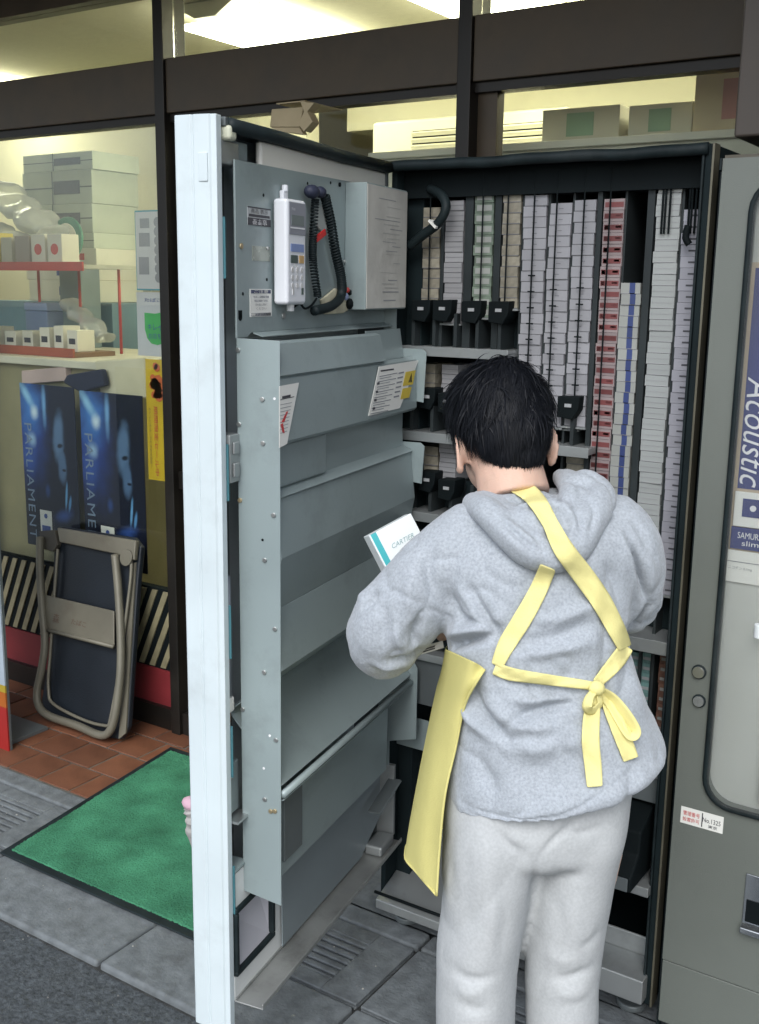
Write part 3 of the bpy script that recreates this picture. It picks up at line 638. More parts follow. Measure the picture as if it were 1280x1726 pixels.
# right low tier behind the elbow
zs = Yp(1100, 1080, .012)[2]
MB().box((.50, .012, zs-.02), (.702, .26, zs)).box((.50, .006, zs-.026), (.702, .012, zs+.003)).build('rack_shelf', zinc, vm, bevel=.001)
MB().box((.50, .10, zs+.002), (.702, .105, zs+.10)).build('compartment_back', inner, vm)
for c in [(1052, 1075, 1092, 1230, 'teal', 'teal packet under the lower shelf, beside the hoodie', 'teal packets under the lower shelf'), (1077, 1097, 1096, 1250, 'teal', 'pale teal packet under the lower shelf', 'pale teal packets under the lower shelf'),
          (1106, 1121, 1100, 1285, 'brown', 'brown packet under the lower shelf', 'brown packets under the lower shelf'), (1124, 1137, 1100, 1285, 'brown', 'narrow brown packet beside the cabinet frame under the lower shelf', 'narrow brown packets under the lower shelf')]:
    a, d, zb, zt = column(*c, y=.06); ledge(a-.002, d+.002, zb, .055); MB().box((d+.001, .05, zb), (d+.006, .2, zs-.03)).build('column_rail', rail, vm)
# lower right: crossbar, grey panel, black hopper, bright collecting tray
zc = Yp(1090, 1300, .02)[2]
MB().box((.40, .02, zc-.012), (.70, .10, zc+.01)).build('cross_bar', zinc, vm, bevel=.002)
zp = Yp(1070, 1345, .03)[2]
MB().box((.30, .03, zp), (.70, .038, zc-.014)).build('lower_panel', greyd, vm)
A = Yp(1035, 1350, -.01); B_ = Yp(1112, 1500, -.03)
hz1, hz0 = A[2]-.01, B_[2]-.005
b = MB(); b.prism([(.42, .05, hz1), (.42, -.03, hz1-.035), (.42, -.035, hz0+.07), (.42, -.075, hz0+.035), (.42, -.075, hz0), (.42, .05, hz0)], (.262, 0, 0)); b.build('coin_hopper', [black], vm, bevel=.006)
MB().box((.425, -.079, hz0+.004), (.675, -.075, hz0+.034)).build('hopper_lip', greyd, vm, bevel=.0015)
MB().box((.40, -.02, hz0-.030), (.702, .10, hz0-.008)).build('cross_bar', zinc, vm, bevel=.002)
tr1 = Yp(1016, 1575, .07); trf = Yp(1095, 1655, -.02)
b = MB(); zt_ = trf[2]; b.box((.30, -.03, zt_-.058), (.708, .065, zt_)); b.box((.30, .065, zt_-.02), (.702, .072, zt_+.045))
b.build('collecting_tray', zinc, vm, bevel=.004)
# lower left: stack of dark fittings behind the apron, sloping base plate
MB().box((.02, .05, .74), (.40, .30, .86)).build('coin_unit', inner, vm, bevel=.004)
mk = [(.12, .83, .008), (.17, .80, .006), (.145, .775, .007), (.20, .785, .009), (.10, .79, .006), (.19, .825, .006)]
for x, z_, r in mk: MB().disc((x, .05, z_), (0, -1, 0), r, .012, 12).build('coin_unit_knob', steel if r > .007 else paper, vm, bevel=.0015)
for x0, x1, z_ in ((.06, .13, .80), (.13, .21, .76)): MB().tube(spline([(x0, .04, z_), ((x0+x1)/2, .02, z_+.03), (x1, .045, z_-.02)], 6), .004, 8).build('wire', black, vm, smooth=True)
MB().box((.016, .02, .715), (.45, .09, .735)).build('cross_bar', zinc, vm, bevel=.002)
MB().box((.016, .03, .60), (.45, .036, .715)).build('lower_panel', greyd, vm, bevel=.001)
MB().box((.016, .05, .47), (.45, .056, .55)).build('lower_panel', greyp, vm, bevel=.001)
MB().disc((.13, .05, .52), (0, -1, 0), .008, .003, 12).build('knob', black, vm)
MB().box((.016, .20, .10), (.45, .206, .50)).build('base_back', greyd, vm)
b = MB(); b.prism([(.016, .22, .16), (.016, .20, .17), (.016, -.035, .082), (.016, -.035, .058), (.016, .22, .10)], (.36, 0, 0)); b.build('base_plate', zinc, vm, bevel=.002)
MB().tube([(.01, -.03, .0985), (.22, -.025, .096), (.30, .02, .10)], .004, 8).build('wire', black, vm, smooth=True)
MB().tube(spline([Yp(690, 415, .02), Yp(715, 395, .015), Yp(740, 375, .01), Yp(752, 350, .01), Yp(745, 330, .02), Yp(725, 318, .04)], 8), .0105, 10).build('cable', rubber, vm, smooth=True)
MB().obox(Yp(733, 378, .008), (.0015, 0, .002), (0, .012, 0), (-.009, 0, .008)).build('cable_tie', paper, vm)
MB().tube(spline([Yp(1160, 380, .03), Yp(1156, 400, .028), Yp(1162, 412, .03)], 4), .007, 8).build('latch_hook', black, vm, smooth=True)

# ------------------------------------------------------------------ the open door (thing > door > fittings)
L = W                                         # leaf width
dr = MB()
# outer skin, rims (local axes: x from hinge to free edge, y into the cabinet, z up)
ZB = .2325
dr.box((.0, -.078, ZB), (L-.004, -.066, ZT-.001), 0)
dr.box((.0, -.066, ZB+.016), (.014, .0, ZT-.016), 1)
dr.box((.0, -.066, ZT-.016), (L-.02, .004, ZT-.0015), 1)
dr.box((.0, -.066, ZB+.001), (L-.02, .0, ZB+.014), 1)
door = dr.build('door', [white, greyd], vm, bevel=.0015); door.rotation_euler = (0, 0, -TH)
def D(mb, name, mats, **k): return mb.build(name, mats, door, **k)
# white free-edge profile with fluting
prof = [(-.080, .700), (-.080, L+.001), (-.076, L+.006), (-.046, L+.0075), (-.043, L+.0045), (-.040, L+.0075), (-.012, L+.0062), (-.009, L+.003), (0, L+.002), (0, .704), (-.004, .704), (-.006, .700)]
D(MB().prism([(t, n, ZB-.055) for n, t in prof], (0, 0, ZT-ZB+.055)), 'edge_profile', white, bevel=.0012)
D(MB().box((L+.0062, -.031, 1.755), (L+.0085, -.014, 1.80)), 'latch_cover', white, bevel=.001)
for z in (1.60, 1.22, .93, .70, .42): D(MB().box((.7005, -.001, z), (.7035, .0035, z+.10)), 'strike_strip', mat('teal_strip', (.05, .16, .19), .5), bevel=.0005)
# recess between profile and grey panel
D(MB().box((.60, -.064, ZB+.02), (.70, -.060, ZT-.02)), 'recess_back', mat('recess_grey', (.25, .28, .29), .45, .3, dirt=.3))
D(MB().box((.655, -.055, 1.46), (.70, -.03, 1.58)), 'lock_rod_case', zinc, bevel=.003)
D(MB().box((.66, -.058, 1.62), (.695, -.02, 1.68)), 'lock_rod_case', steel, bevel=.003)
D(MB().box((.655, -.058, 1.70), (.70, -.03, 1.79)), 'lock_rod_case', zinc, bevel=.003)
D(MB().box((.655, -.050, 1.345), (.70, -.04, 1.50)), 'dark_slot', black)
D(MB().box((.66, -.03, 1.25), (.698, .004, 1.335)).box((.672, .004, 1.26), (.690, .008, 1.285)).box((.672, .004, 1.30), (.690, .008, 1.322)), 'lock_block', zinc, bevel=.004)
D(MB().tube([(.668, .0, 1.292), (.640, .012, 1.292)], .003, 8), 'lock_pin', steel)
D(MB().ball((.682, -.03, 1.238), .022, .018, .014), 'blue_cap', mat('blue_plastic', (.03, .13, .45), .4), smooth=True)
D(MB().box((.658, -.055, 1.06), (.70, -.035, 1.235)), 'brown_backing', mat('brown_board', (.17, .10, .075), .7))
D(MB().box((.675, -.035, 1.155), (.698, -.033, 1.178)), 'paper_tag', paper)
D(MB().tube([(.683, -.028, .85), (.683, -.028, 1.075)], .017, 14), 'grey_cylinder', mat('grey_cylinder', (.22, .24, .28), .35), smooth=True)
D(MB().box((.666, -.04, .815), (.698, -.012, .845)), 'white_block', paper, bevel=.005)
D(MB().box((.666, -.05, .79), (.698, -.02, .813)), 'brown_backing', mat('brown_board', (.17, .10, .075), .7), bevel=.003)
D(MB().box((.664, -.05, .72), (.698, -.018, .788)), 'lock_rod_case', zinc, bevel=.012)
D(MB().box((.658, -.055, .615), (.70, -.012, .716)), 'recess_plate', greyp, bevel=.002)
D(MB().box((.654, -.03, .606), (.702, .012, .611)), 'bracket_shelf', steel)
D(MB().box((.662, -.05, .515), (.70, -.045, .605)), 'dark_slot', black)
D(MB().box((.656, -.045, .506), (.70, .004, .511)).box((.656, -.002, .511), (.661, .004, .575)), 'bracket_shelf', greyp)
# top fittings
D(MB().tube([(.012, .006, ZT-.012), (.25, .008, ZT-.016), (.5, .006, ZT-.013), (.69, .006, ZT-.014)], .0125, 12), 'gasket', rubber, smooth=True)
D(MB().box((.672, -.03, 1.822), (.696, .012, 1.846)), 'corner_block', mat('corner_cream', (.55, .56, .44), .5), bevel=.006)
D(MB().box((.640, -.03, 1.785), (.700, -.004, 1.824)), 'corner_bracket', zinc, bevel=.004)
D(MB().box((.585, -.03, 1.786), (.640, -.02, 1.83)), 'corner_bracket', greyp, bevel=.002)
D(MB().box((.02, -.012, 1.79), (.575, .0015, 1.836)), 'lamp_cover', mat('ivory_plastic', (.66, .65, .60), .35, var=.05, dirt=.15), bevel=.005)
# upper grey panel (notched bottom edge, square opening)
pn = [(.018, 1.512), (.615, 1.508), (.632, 1.500), (.666, 1.500), (.666, 1.795), (.018, 1.803)]
D(MB().prism([(t, -.002, z) for t, z in pn], (0, .004, 0)), 'upper_panel', greyp, bevel=.0008)
D(MB().prism([(.020, .002, 1.512), (.612, .002, 1.508), (.612, .022, 1.502), (.020, .022, 1.505)], (0, 0, -.002)), 'panel_lip', greyp, bevel=.0005)
def screw(t, z, n=.002, m=None, r=.0045): D(MB().disc((t, n, z), (0, 1, 0), r, .003, 10), 'screw', m or steel, bevel=.0008)
def hole(t, z, r=.003): D(MB().disc((t, .0021, z), (0, 1, 0), r, .0004, 10), 'hole', black)
for t, z in ((.60, 1.645), (.57, 1.745), (.40, 1.78), (.56, 1.60), (.575, 1.565), (.645, 1.575), (.30, 1.79), (.215, 1.79), (.44, 1.62)): hole(t, z)
screw(.650, 1.655, m=brass, r=.005); screw(.50, 1.535, r=.006); screw(.26, 1.79, m=black); screw(.235, 1.64); screw(.56, 1.655, r=.003)
def sticker(name, corners, n, cols, lines=(), mats=(), label=None):
    """corners: pixel quad lt, rb on plane n"""
    (t0, z0), (t1, z1) = Dp(*corners[0], n), Dp(*corners[1], n)
    b = MB(); b.box((t1, n, z1), (t0, n+.0006, z0), 0); w = t0-t1; h = z0-z1
    for (a, c, d, e, m) in lines: b.box((t0-d*w, n+.0006, z1+c*h), (t0-a*w, n+.0010, z1+e*h), m)
    return b, (t0, t1, z0, z1)
# reading direction on the inner face runs towards the hinge (-x)
EX = np.array([-1., 0, 0])
b, q = sticker('s', ((417, 347), (456, 383)), .002, 0, [(.0, .0, 1, .40, 1), (.05, .46, .95, .60, 1), (0, .93, 1, 1, 1)])
c0 = ((q[0]+q[1])/2, .0034, q[3]+(q[2]-q[3])*.27); put_text(b, '五十百', c0, EX, Z_, w=.05, h=.005, m=2); put_text(b, '営業中', (c0[0], .0034, q[3]+(q[2]-q[3])*.12), EX, Z_, w=.05, h=.005, m=2); put_text(b, '商品 表示', (c0[0], .0034, q[3]+(q[2]-q[3])*.78), EX, Z_, w=.06, h=.008, m=1)
D(b, 'control_label', [mat('label_grey', (.42, .44, .45), .6), ink, inkw])
b, q = sticker('s', ((421, 487), (458, 533)), .002, 0, [(.05, .84, .95, .97, 1), (.05, .02, .95, .14, 2), (.07, .035, .93, .125, 0)])
cx = (q[0]+q[1])/2; hh = q[2]-q[3]
put_text(b, 'ご注意', (cx, .0034, q[3]+hh*.905), EX, Z_, w=.05, h=.006, m=0)
for k, tx in enumerate(('たばこ自動販売機', '商品を補充する時は', '扉を確実に閉めて', 'ください')): put_text(b, tx, (cx, .0034, q[3]+hh*(.72-.14*k)), EX, Z_, w=.055-.006*k, h=.0042, m=1 if k < 2 else 2)
put_text(b, '設置届出済', (cx, .0036, q[3]+hh*.08), EX, Z_, w=.045, h=.004, m=1)
D(b, 'notice_label', [paper, mat('navy_ink', (.07, .08, .14), .7), mat('grey_ink', (.25, .26, .28), .7)])
(ta, za), (tb, zb_) = Dp(425, 414, .002), Dp(455, 441, .002)
D(MB().box((tb, .002, zb_), (ta, .0028, za)), 'inspection_window', mat('window_metal', (.32, .35, .31), .25, .5, var=.4, scale=30), bevel=.0005)
(ta, za) = Dp(405, 535, .002)
D(MB().disc((ta, .002, za), (0, 1, 0), .006, .0008, 12).box((ta-.006, .002, za), (ta+.006, .0028, za+.012)), 'keyhole', black)
# document box with worn papers on its face
D(MB().box((.012, .002, 1.543), (.232, .05, 1.797)), 'document_box', greyp, bevel=.002)
b = MB(); b.box((.014, .0502, 1.546), (.229, .0512, 1.794), 0)
for k in range(26):
    z = 1.56+.0088*k+random.uniform(-.002, .002); a = random.uniform(.02, .06); w = random.uniform(.05, .15)*(1 if k > 18 else .6)
    if random.random() < .8: b.box((a+.02, .0512, z), (min(.222, a+.02+w), .0516, z+random.choice((.0008, .0012, .002))), random.choice((1, 2)))
D(b, 'worn_paper', [mat('worn_paper', (.52, .51, .47), .8, var=.12, scale=14, dirt=.5, dscale=9, dcol=(.22, .20, .17)), mat('grey_ink', (.25, .26, .28), .7), mat('faint_line', (.40, .40, .38), .8)])
# side strip of the chute casing (faces the free edge) and its fastenings
ZS0, ZS1 = .437, 1.500
D(MB().prism([(.6655, .0, ZS0+.012), (.6655, .082, ZS0), (.6655, .085, ZS1-.002), (.6655, .0, ZS1)], (-.002, 0, 0)), 'side_strip', greyp, bevel=.0008)
for py, px in ((673, 443), (747, 444), (868, 462), (944, 447), (1060, 464), (1133, 446), (1247, 466), (1347, 447), (1367, 457), (1367, 464), (590, 400), (715, 402), (843, 404), (1195, 408)):
    q = on(px, py, DU, .6655); n = q@DN
    D(MB().disc((.6655, min(.08, max(.004, n)), q[2]), (1, 0, 0), .0045, .003, 10), 'screw', brass if py in (1367, 843) else steel, bevel=.0008)
for py, px in ((672, 463), (1240, 455), (1295, 445), (910, 443)):
    q = on(px, py, DU, .6655); D(MB().disc((.6655, q@DN, q[2]), (1, 0, 0), .0025, .0006, 8), 'hole', black if py in (910,) else inkw)
# folded chute plates
zz = [1.495, 1.435, 1.318, 1.268, 1.223, 1.116, 1.017, .907, .808, .674, .651]
def plate(name, P, t0=.018, t1=.662, th=.0016):
    # P list of (n, z); a bent sheet
    b = MB(); k = len(P)
    b.add([(t, n, z) for t in (t0, t1) for n, z in P], [(i, i+1, k+i+1, k+i) for i in range(k-1)])
    o = D(b, name, greyp); s_ = o.modifiers.new('solid', 'SOLIDIFY'); s_.thickness = th; s_.offset = 0; return o
plate('chute_plate', [(.060, zz[0]), (.070, zz[0]-.004), (.083, zz[1]+.004), (.076, zz[1])], .20)
plate('chute_plate', [(.040, zz[0]+.004), (.050, zz[1])], .018, .21)
plate('chute_plate', [(.070, zz[1]+.002), (.080, zz[1]-.004), (.084, zz[2]+.006), (.078, zz[2])])
plate('chute_plate', [(.050, zz[2]), (.050, zz[3]), (.052, zz[4]+.012), (.077, zz[4])])
D(MB().box((.44, .05, zz[4]+.012), (.655, .066, zz[2]-.002)), 'recess_box', greyp, bevel=.010)
plate('chute_plate', [(.064, zz[4]+.003), (.072, zz[4]-.004), (.084, zz[5]), (.066, zz[6])])
plate('chute_plate', [(.060, zz[6]+.003), (.066, zz[6]-.003), (.084, zz[7]), (-.030, zz[8])])
plate('chute_plate', [(-.036, zz[8]+.004), (-.022, zz[8]-.006), (.083, zz[9]+.008)])
D(MB().tube([(.018, .084, .664), (.662, .084, .664)], .0075, 12), 'rolled_lip', greyp, smooth=True)
for z0_, z1_ in ((zz[1]-.1, zz[0]-.04), (zz[4]-.075, zz[4]+.02), (zz[7]+.02, zz[6]-.01)): D(MB().prism([(.016, .02, z0_+.01), (.016, .10, z0_), (.016, .105, z1_-.008), (.016, .095, z1_), (.016, .02, z1_)], (-.003, 0, 0)), 'end_tab', greyp, bevel=.0006)
# printed cards stuck on the plates
(ta, za), (tb, zb_) = Dp(472, 648, .094), Dp(503, 640, .094); (tc_, zc_), (td, zd) = Dp(472, 752, .099), Dp(485, 748, .099)
def card(name, P, n, marks, mats):
    b = MB(); Q = [(*Dp(x, y, n+.0008),) for x, y in P]; b.prism([(t, n+.0005, z) for t, z in Q], (0, .0007, 0), 0)
    for mk_, mi in marks: b.prism([(t, n+.0013, z) for t, z in [Dp(x, y, n+.0014) for x, y in mk_]], (0, .0004, 0), mi)
    return D(b, name, mats)
def slab(x0, y0, x1, y1, th): return [(x0, y0), (x1, y1), (x1, y1+th), (x0, y0+th)]
mk1 = [(slab(476, 668, 490, 665, 4), 1), (slab(473, 673, 496, 668, 1.2), 1)] + [(slab(473, 682+6*k, 492-k, 678+6*k, .9), 3) for k in range(9)] + [([(472, 712), (475, 711), (483, 694), (486, 693), (479, 712)], 2), ([(473, 716), (477, 713), (480, 730), (477, 730)], 2)]
card('inspection_card', [(471, 651), (504, 645), (484, 748), (471, 755)], .0845, mk1, [paper, ink, inkr, mat('grey_ink', (.25, .26, .28), .7)])
mk2 = [(slab(642, 624, 664, 621, 2.5), 1)] + [(slab(640-k*2.2, 634+k*9, 670-k*2.2, 628+k*9, 1.3), 3) for k in range(8)] + [(slab(640-k*2.2, 638+k*9, 660-k*2.2, 634+k*9, 1.0), 3) for k in range(8)] + [(slab(636-k*2.5, 645+k*14, 640-k*2.5, 644+k*14, 4), 1) for k in range(4)] + [(slab(672-k*1.6, 628+k*8, 681-k*1.6, 626+k*8, 2.5), 3) for k in range(6)] + [([(684, 627), (701, 624), (696, 648), (679, 651)], 2), ([(679, 655), (694, 652), (690, 670), (675, 673)], 2), ([(688, 645), (694, 628), (694.5, 644)], 1)]
card('instruction_card', [(639, 618), (706, 607), (674, 688), (621, 701)], .0845, mk2, [paper, ink, mat('card_yellow', (.62, .47, .06), .6), mat('grey_ink', (.25, .26, .28), .7)])
# lower bin panel, white bottom panel with the flap window, bottom flange
plate('bin_panel', [(.088, .655), (.060, .640), (.058, .47), (.030, .45)], .10)
D(MB().prism([(.016, .02, .50), (.016, .10, .52), (.016, .10, .70), (.016, .09, .715), (.016, .02, .715)], (-.004, 0, 0)), 'end_tab', greyp, bevel=.001)
D(MB().box((.545, .058, .50), (.62, .066, .64)), 'bin_bracket', greyd, bevel=.002)
D(MB().prism([(.012, .006, .30), (.012, .004, .47), (.525, .004, .47), (.525, .006, .245), (.13, .006, .243)], (0, .003, 0)), 'lower_panel', mat('lower_panel_grey', (.20, .235, .25), .4, var=.08, dirt=.3), bevel=.0008)
D(MB().prism([(.012, .03, .405), (.14, .03, .375), (.14, .034, .372), (.012, .034, .402)], (0, .03, .0)), 'kick_lip', greyd)
D(MB().disc((.575, .0095, .485), (0, 1, 0), .011, .003, 14), 'cam_lock', black); D(MB().disc((.577, .011, .485), (0, 1, 0), .007, .003, 14), 'cam_lock_face', steel)
wl = mat('bottom_panel_white', (.62, .64, .63), .4, var=.06, dirt=.35, dscale=5, dcol=(.25, .25, .24))
# panel with a real opening: four strips round the window
x0, x1, z0, z1 = .550, .706, .285, .430
D(MB().prism([(.14, -.004, ZB+.002), (.703, -.004, ZB+.002), (.703, -.004, z0), (.14, -.004, z0)], (0, .005, 0)), 'bottom_panel', wl)
D(MB().box((.12, -.004, z0+.0005), (x0, .001, .50)), 'bottom_panel', wl); D(MB().box((x0+.0005, -.004, z1), (.703, .001, .50)), 'bottom_panel', wl)
b = MB()
for a, c in (((x0, z0), (x1-.004, z0+.010)), ((x0, z1-.012), (x1-.004, z1)), ((x0, z0+.010), (x0+.011, z1-.012)), ((x1-.014, z0+.010), (x1-.004, z1-.012))): b.box((a[0], -.008, a[1]), (c[0], .007, c[1]))
D(b, 'window_gasket', rubber, bevel=.003)
vin = mat('clouded_vinyl', (.42, .42, .46), .22, var=.12, scale=6)
b = MB(); c = ((x0+x1)/2+.02, -.030, (z0+z1)/2+.015); q = [(x0+.008, -.002, z0+.008), (x1-.01, -.002, z0+.008), (x1-.01, -.002, z1-.01), (x0+.008, -.002, z1-.01)]
b.add(q+[c, (x0+.03, -.018, z1-.03)], [(0, 1, 4), (1, 2, 4), (2, 3, 5), (2, 5, 4), (3, 0, 5), (0, 4, 5)]); D(b, 'flap_window', vin)
fl = mat('flange_metal', (.34, .35, .34), .35, .5, var=.2, scale=8, dirt=.5, dscale=9)
D(MB().box((.0, .0005, ZB), (.704, .062, ZB+.003)).box((.0, .060, ZB+.003), (.704, .063, ZB+.012)).box((.0, .0005, ZB+.003), (.704, .004, ZB+.008)), 'bottom_flange', fl, bevel=.001)
D(MB().box((.02, .004, ZB+.0035), (.10, .05, ZB+.03)), 'hinge_plate', zinc, bevel=.006)
D(MB().box((.004, .0, ZB+.02), (.016, .045, .44)), 'hinge_post', zinc, bevel=.002)
D(MB().box((.012, .0, .44), (.017, .03, 1.80)), 'hinge_rim', greyp)
# outer face details that a side step would show
D(MB().box((.06, -.080, .95), (.62, -.0785, 1.75)), 'display_pane', mat('display_dark', (.04, .05, .06), .2))
D(MB().box((.56, -.084, .62), (.66, -.0785, .88)), 'coin_panel', zinc, bevel=.003)

# small rag caught on the outer side of the door
rg = empty('rag', (0, 0, 0)); tag(rg, 'crumpled pink and grey rag stuck to the outer side of the open door', 'rag')
oc = DU*(L-.03)+DN*(-.098)+ZU*.62
MB().ball(oc+ZU*.0, .022, .016, .013, 12).build('pink_tip', mat('rag_pink', (.55, .35, .42), .9, bump=.6), rg, smooth=True)
c = spline([oc+ZU*-.008, oc+ZU*-.03+DN*.004, oc+ZU*-.06, oc+ZU*-.095+DN*.006], 5); MB().tube(c, [.016, .014, .018, .015, .013, .016, .017, .014, .012, .014, .013, .010, .008, .007, .006, .004][:len(c)], 9).build('grey_body', mat('rag_grey', (.30, .29, .28), .9, bump=.8, bscale=60, var=.4), rg)

# ------------------------------------------------------------------ service handset on the door
DM = Matrix.Rotation(-TH, 4, 'Z')
hsd = empty('handset', (0, 0, 0), -TH); tag(hsd, 'white service handset with keys and a small screen, hung on the grey door panel', 'handset')
hw = mat('handset_white', (.72, .74, .78), .35, var=.03)
t0, t1, hz0, hz1 = .470, .545, 1.556, 1.742
b = MB(); b.box((t0, .006, hz0), (t1, .036, hz1)); b.build('body', hw, hsd, bevel=.007, seg=3)
MB().box((t0+.026, .003, hz1-.004), (t0+.044, .012, hz1+.016)).tube([(t0+.035, .010, hz1+.014), (t0+.035, .010, hz1+.026)], .006, 10).build('hook_loop', hw, hsd, bevel=.002)
MB().box((t0+.006, .036, hz1-.062), (t1-.006, .0372, hz1-.006)).build('screen_bezel', mat('bezel_grey', (.26, .27, .31), .4), hsd, bevel=.0004)
MB().box((t0+.014, .0372, hz1-.046), (t1-.014, .0378, hz1-.028)).build('screen', mat('lcd', (.16, .19, .19), .2), hsd)
MB().box((t0+.010, .0372, hz1-.0515), (t1-.010, .0378, hz1-.049)).build('screen_rule', inkw, hsd)
MB().box((t0+.012, .036, hz1-.092), (t1-.012, .0372, hz1-.078)).build('blue_key', mat('key_blue', (.22, .29, .52), .5), hsd, bevel=.0004)
MB().box((t0+.036, .036, hz1-.112), (t1-.012, .0372, hz1-.098)).build('black_key', mat('key_dark', (.08, .11, .10), .5), hsd, bevel=.0004)
MB().box((t0+.012, .036, hz1-.112), (t0+.031, .0372, hz1-.098)).build('orange_key', mat('key_orange', (.55, .36, .16), .5), hsd, bevel=.0004)
for j in range(3):
    for i in range(3): MB().disc((t0+.02+.018*i, .036, hz1-.124-.014*j), (0, 1, 0), .0052, .0012, 12).build('key', mat('key_pale', (.60, .60, .60), .5), hsd, bevel=.0003)
MB().box((t0+.014, .036, hz1-.168), (t0+.021, .0372, hz1-.156)).build('switch', mat('key_dark', (.08, .11, .10), .5), hsd); MB().box((t1-.024, .036, hz1-.168), (t1-.018, .0372, hz1-.156)).build('switch', mat('key_pale', (.60, .60, .60), .5), hsd)
b = MB(); put_text(b, 'TNS', (t1-.02, .0379, hz1-.018), EX, Z_, w=.014, h=.004); b.build('lettering', inkw, hsd)
MB().tube([(t0+.034, .02, hz0-.012), (t0+.034, .02, hz0+.002)], .007, 10).build('plug', mat('plug_white', (.70, .71, .72), .4), hsd)
def DPx(px, py, n):
    t, z = Dp(px, py, n); return np.array([t, n, z])
MB().tube(spline([(t0+.034, .02, hz0-.010), DPx(505, 512, .022), DPx(514, 520, .022), DPx(525, 515, .02), DPx(534, 503, .02)], 8), .0022, 8).build('cord', black, hsd, smooth=True)
def coil(P, R, r, turns, name, seg=12, m=None):
    c = np.array(spline(P, 14)); n = len(c); out = []; k = turns*seg
    idx = np.linspace(0, n-1, k); c2 = np.array([np.interp(idx, range(n), c[:, j]) for j in range(3)]).T
    for i in range(k):
        t = c2[min(i+1, k-1)]-c2[max(i-1, 0)]; t /= np.linalg.norm(t); a = np.cross(t, (0, 1, 0)); a /= np.linalg.norm(a)+1e-9; bb = np.cross(t, a); an = 2*math.pi*i/seg
        out.append(c2[i]+R*(math.cos(an)*a+math.sin(an)*bb))
    MB().tube(out, r, 6).build(name, m or rubber, hsd, smooth=True)
coil([DPx(532, 335, .018), DPx(528, 400, .018), DPx(528, 440, .018), DPx(536, 500, .02)], .0062, .0020, 40, 'coiled_cord')
coil([DPx(548, 330, .02), DPx(558, 375, .02), DPx(566, 425, .02), DPx(575, 465, .02), DPx(577, 490, .02)], .0080, .0023, 40, 'coiled_cord')
MB().tube(spline([DPx(577, 488, .02), DPx(573, 503, .02), DPx(558, 516, .022), DPx(530, 524, .024)], 8), .0095, 10).build('cord_sleeve', rubber, hsd, smooth=True)
MB().ball(DPx(526, 323, .022), .020, .014, .013, 14).ball(DPx(540, 324, .022), .015, .012, .011, 14).build('hook_pad', mat('navy_pad', (.02, .025, .05), .6), hsd, smooth=True)
MB().prism([DPx(527, 352, .006), DPx(534, 345, .006), DPx(546, 350, .006), DPx(551, 385, .006), DPx(540, 392, .006), DPx(530, 380, .006)], (0, .006, 0)).build('clear_cover', mat('clear_cover', (.42, .45, .43), .2), hsd, bevel=.002)
MB().obox(DPx(541, 397, .02), (-.020, .0, .008), (0, .002, 0), (.003, 0, .006)).build('red_tag', mat('red_tag', (.60, .03, .03), .4), hsd, bevel=.003)
MB().prism([DPx(538, 505, .004), DPx(562, 486, .004), DPx(590, 492, .004), DPx(600, 512, .004), DPx(575, 528, .004), DPx(545, 530, .004)], (0, .006, 0)).build('cream_pad', mat('cream_pad', (.55, .52, .38), .7, var=.2, scale=40), hsd, bevel=.002)
for (px, py, r, m) in ((592, 493, .010, black), (596, 503, .009, paper), (590, 512, .012, black), (583, 500, .008, mat('pale_blue_lead', (.28, .33, .5), .5)), (586, 489, .006, redm)):
    MB().ball(DPx(px, py, .014), r, r*.8, r, 10).build('connector', m, hsd, smooth=True)
# ================================================================== CLOSED VENDING MACHINE
cm_m = mat('olive_grey_enamel', (.150, .165, .148), .42, .1, var=.06, scale=3, dirt=.18, dscale=3, bump=.12, bscale=500)
NY = -.05
cv = empty('vending_machine', (0, 0, 0)); tag(cv, 'olive grey vending machine, closed, with a blue poster behind its clear window', 'vending machine')
nx0, nx1, nz0, nz1 = .752, 1.70, .0, 1.826
zcr = .206
MB().box((nx0+.004, NY+.036, .012), (nx1-.004, .48, nz1-.003)).build('cabinet', mat('cabinet_side_dark', (.05, .055, .05), .5), cv, bevel=.004)
def rrect(x0, x1, z0, z1, r, k=7):
    P = []
    for cx, cz, a0 in ((x1-r, z1-r, 0), (x0+r, z1-r, 90), (x0+r, z0+r, 180), (x1-r, z0+r, 270)):
        for i in range(k): a = math.radians(a0+90*i/(k-1)); P.append((cx+r*math.cos(a), cz+r*math.sin(a)))
    return P
wx0, wx1, wz0, wz1 = .812, 1.64, .585, 1.787
inn = rrect(wx0, wx1, wz0, wz1, .055); out = []
for i, (x, z) in enumerate(inn):
    q = i//7; j = i % 7
    cx, cz = ((nx1, nz1), (nx0, nz1), (nx0, zcr+.002), (nx1, zcr+.002))[q]
    if j == 3: out.append((cx, cz))
    elif (q in (0, 2)) == (j < 3): out.append((cx, z))
    else: out.append((x, cz))
b = MB(); n = len(inn)
for y in (NY, NY+.028):
    b.add([(x, y, z) for x, z in inn]+[(x, y, z) for x, z in out], [(i, (i+1) % n, n+(i+1) % n, n+i) for i in range(n)])
b.add([(x, y, z) for y in (NY, NY+.028) for x, z in inn], [(i, (i+1) % n, n+(i+1) % n, n+i) for i in range(n)])
b.add([(x, y, z) for y in (NY, NY+.028) for x, z in out], [(i, (i+1) % n, n+(i+1) % n, n+i) for i in range(n)])
b.build('front_panel', cm_m, cv)
MB().box((nx0, NY+.001, .06), (nx1, NY+.028, zcr-.001)).build('kick_panel', cm_m, cv, bevel=.002)
MB().box((nx0-.004, NY-.004, nz1-.02), (nx0-.0005, .1, nz1)).build('corner_trim', rubber, cv)
MB().box((nx0+.002, NY+.005, nz1), (nx1, .40, nz1+.006)).build('top_plate', mat('top_trim', (.10, .09, .07), .4, .4), cv)
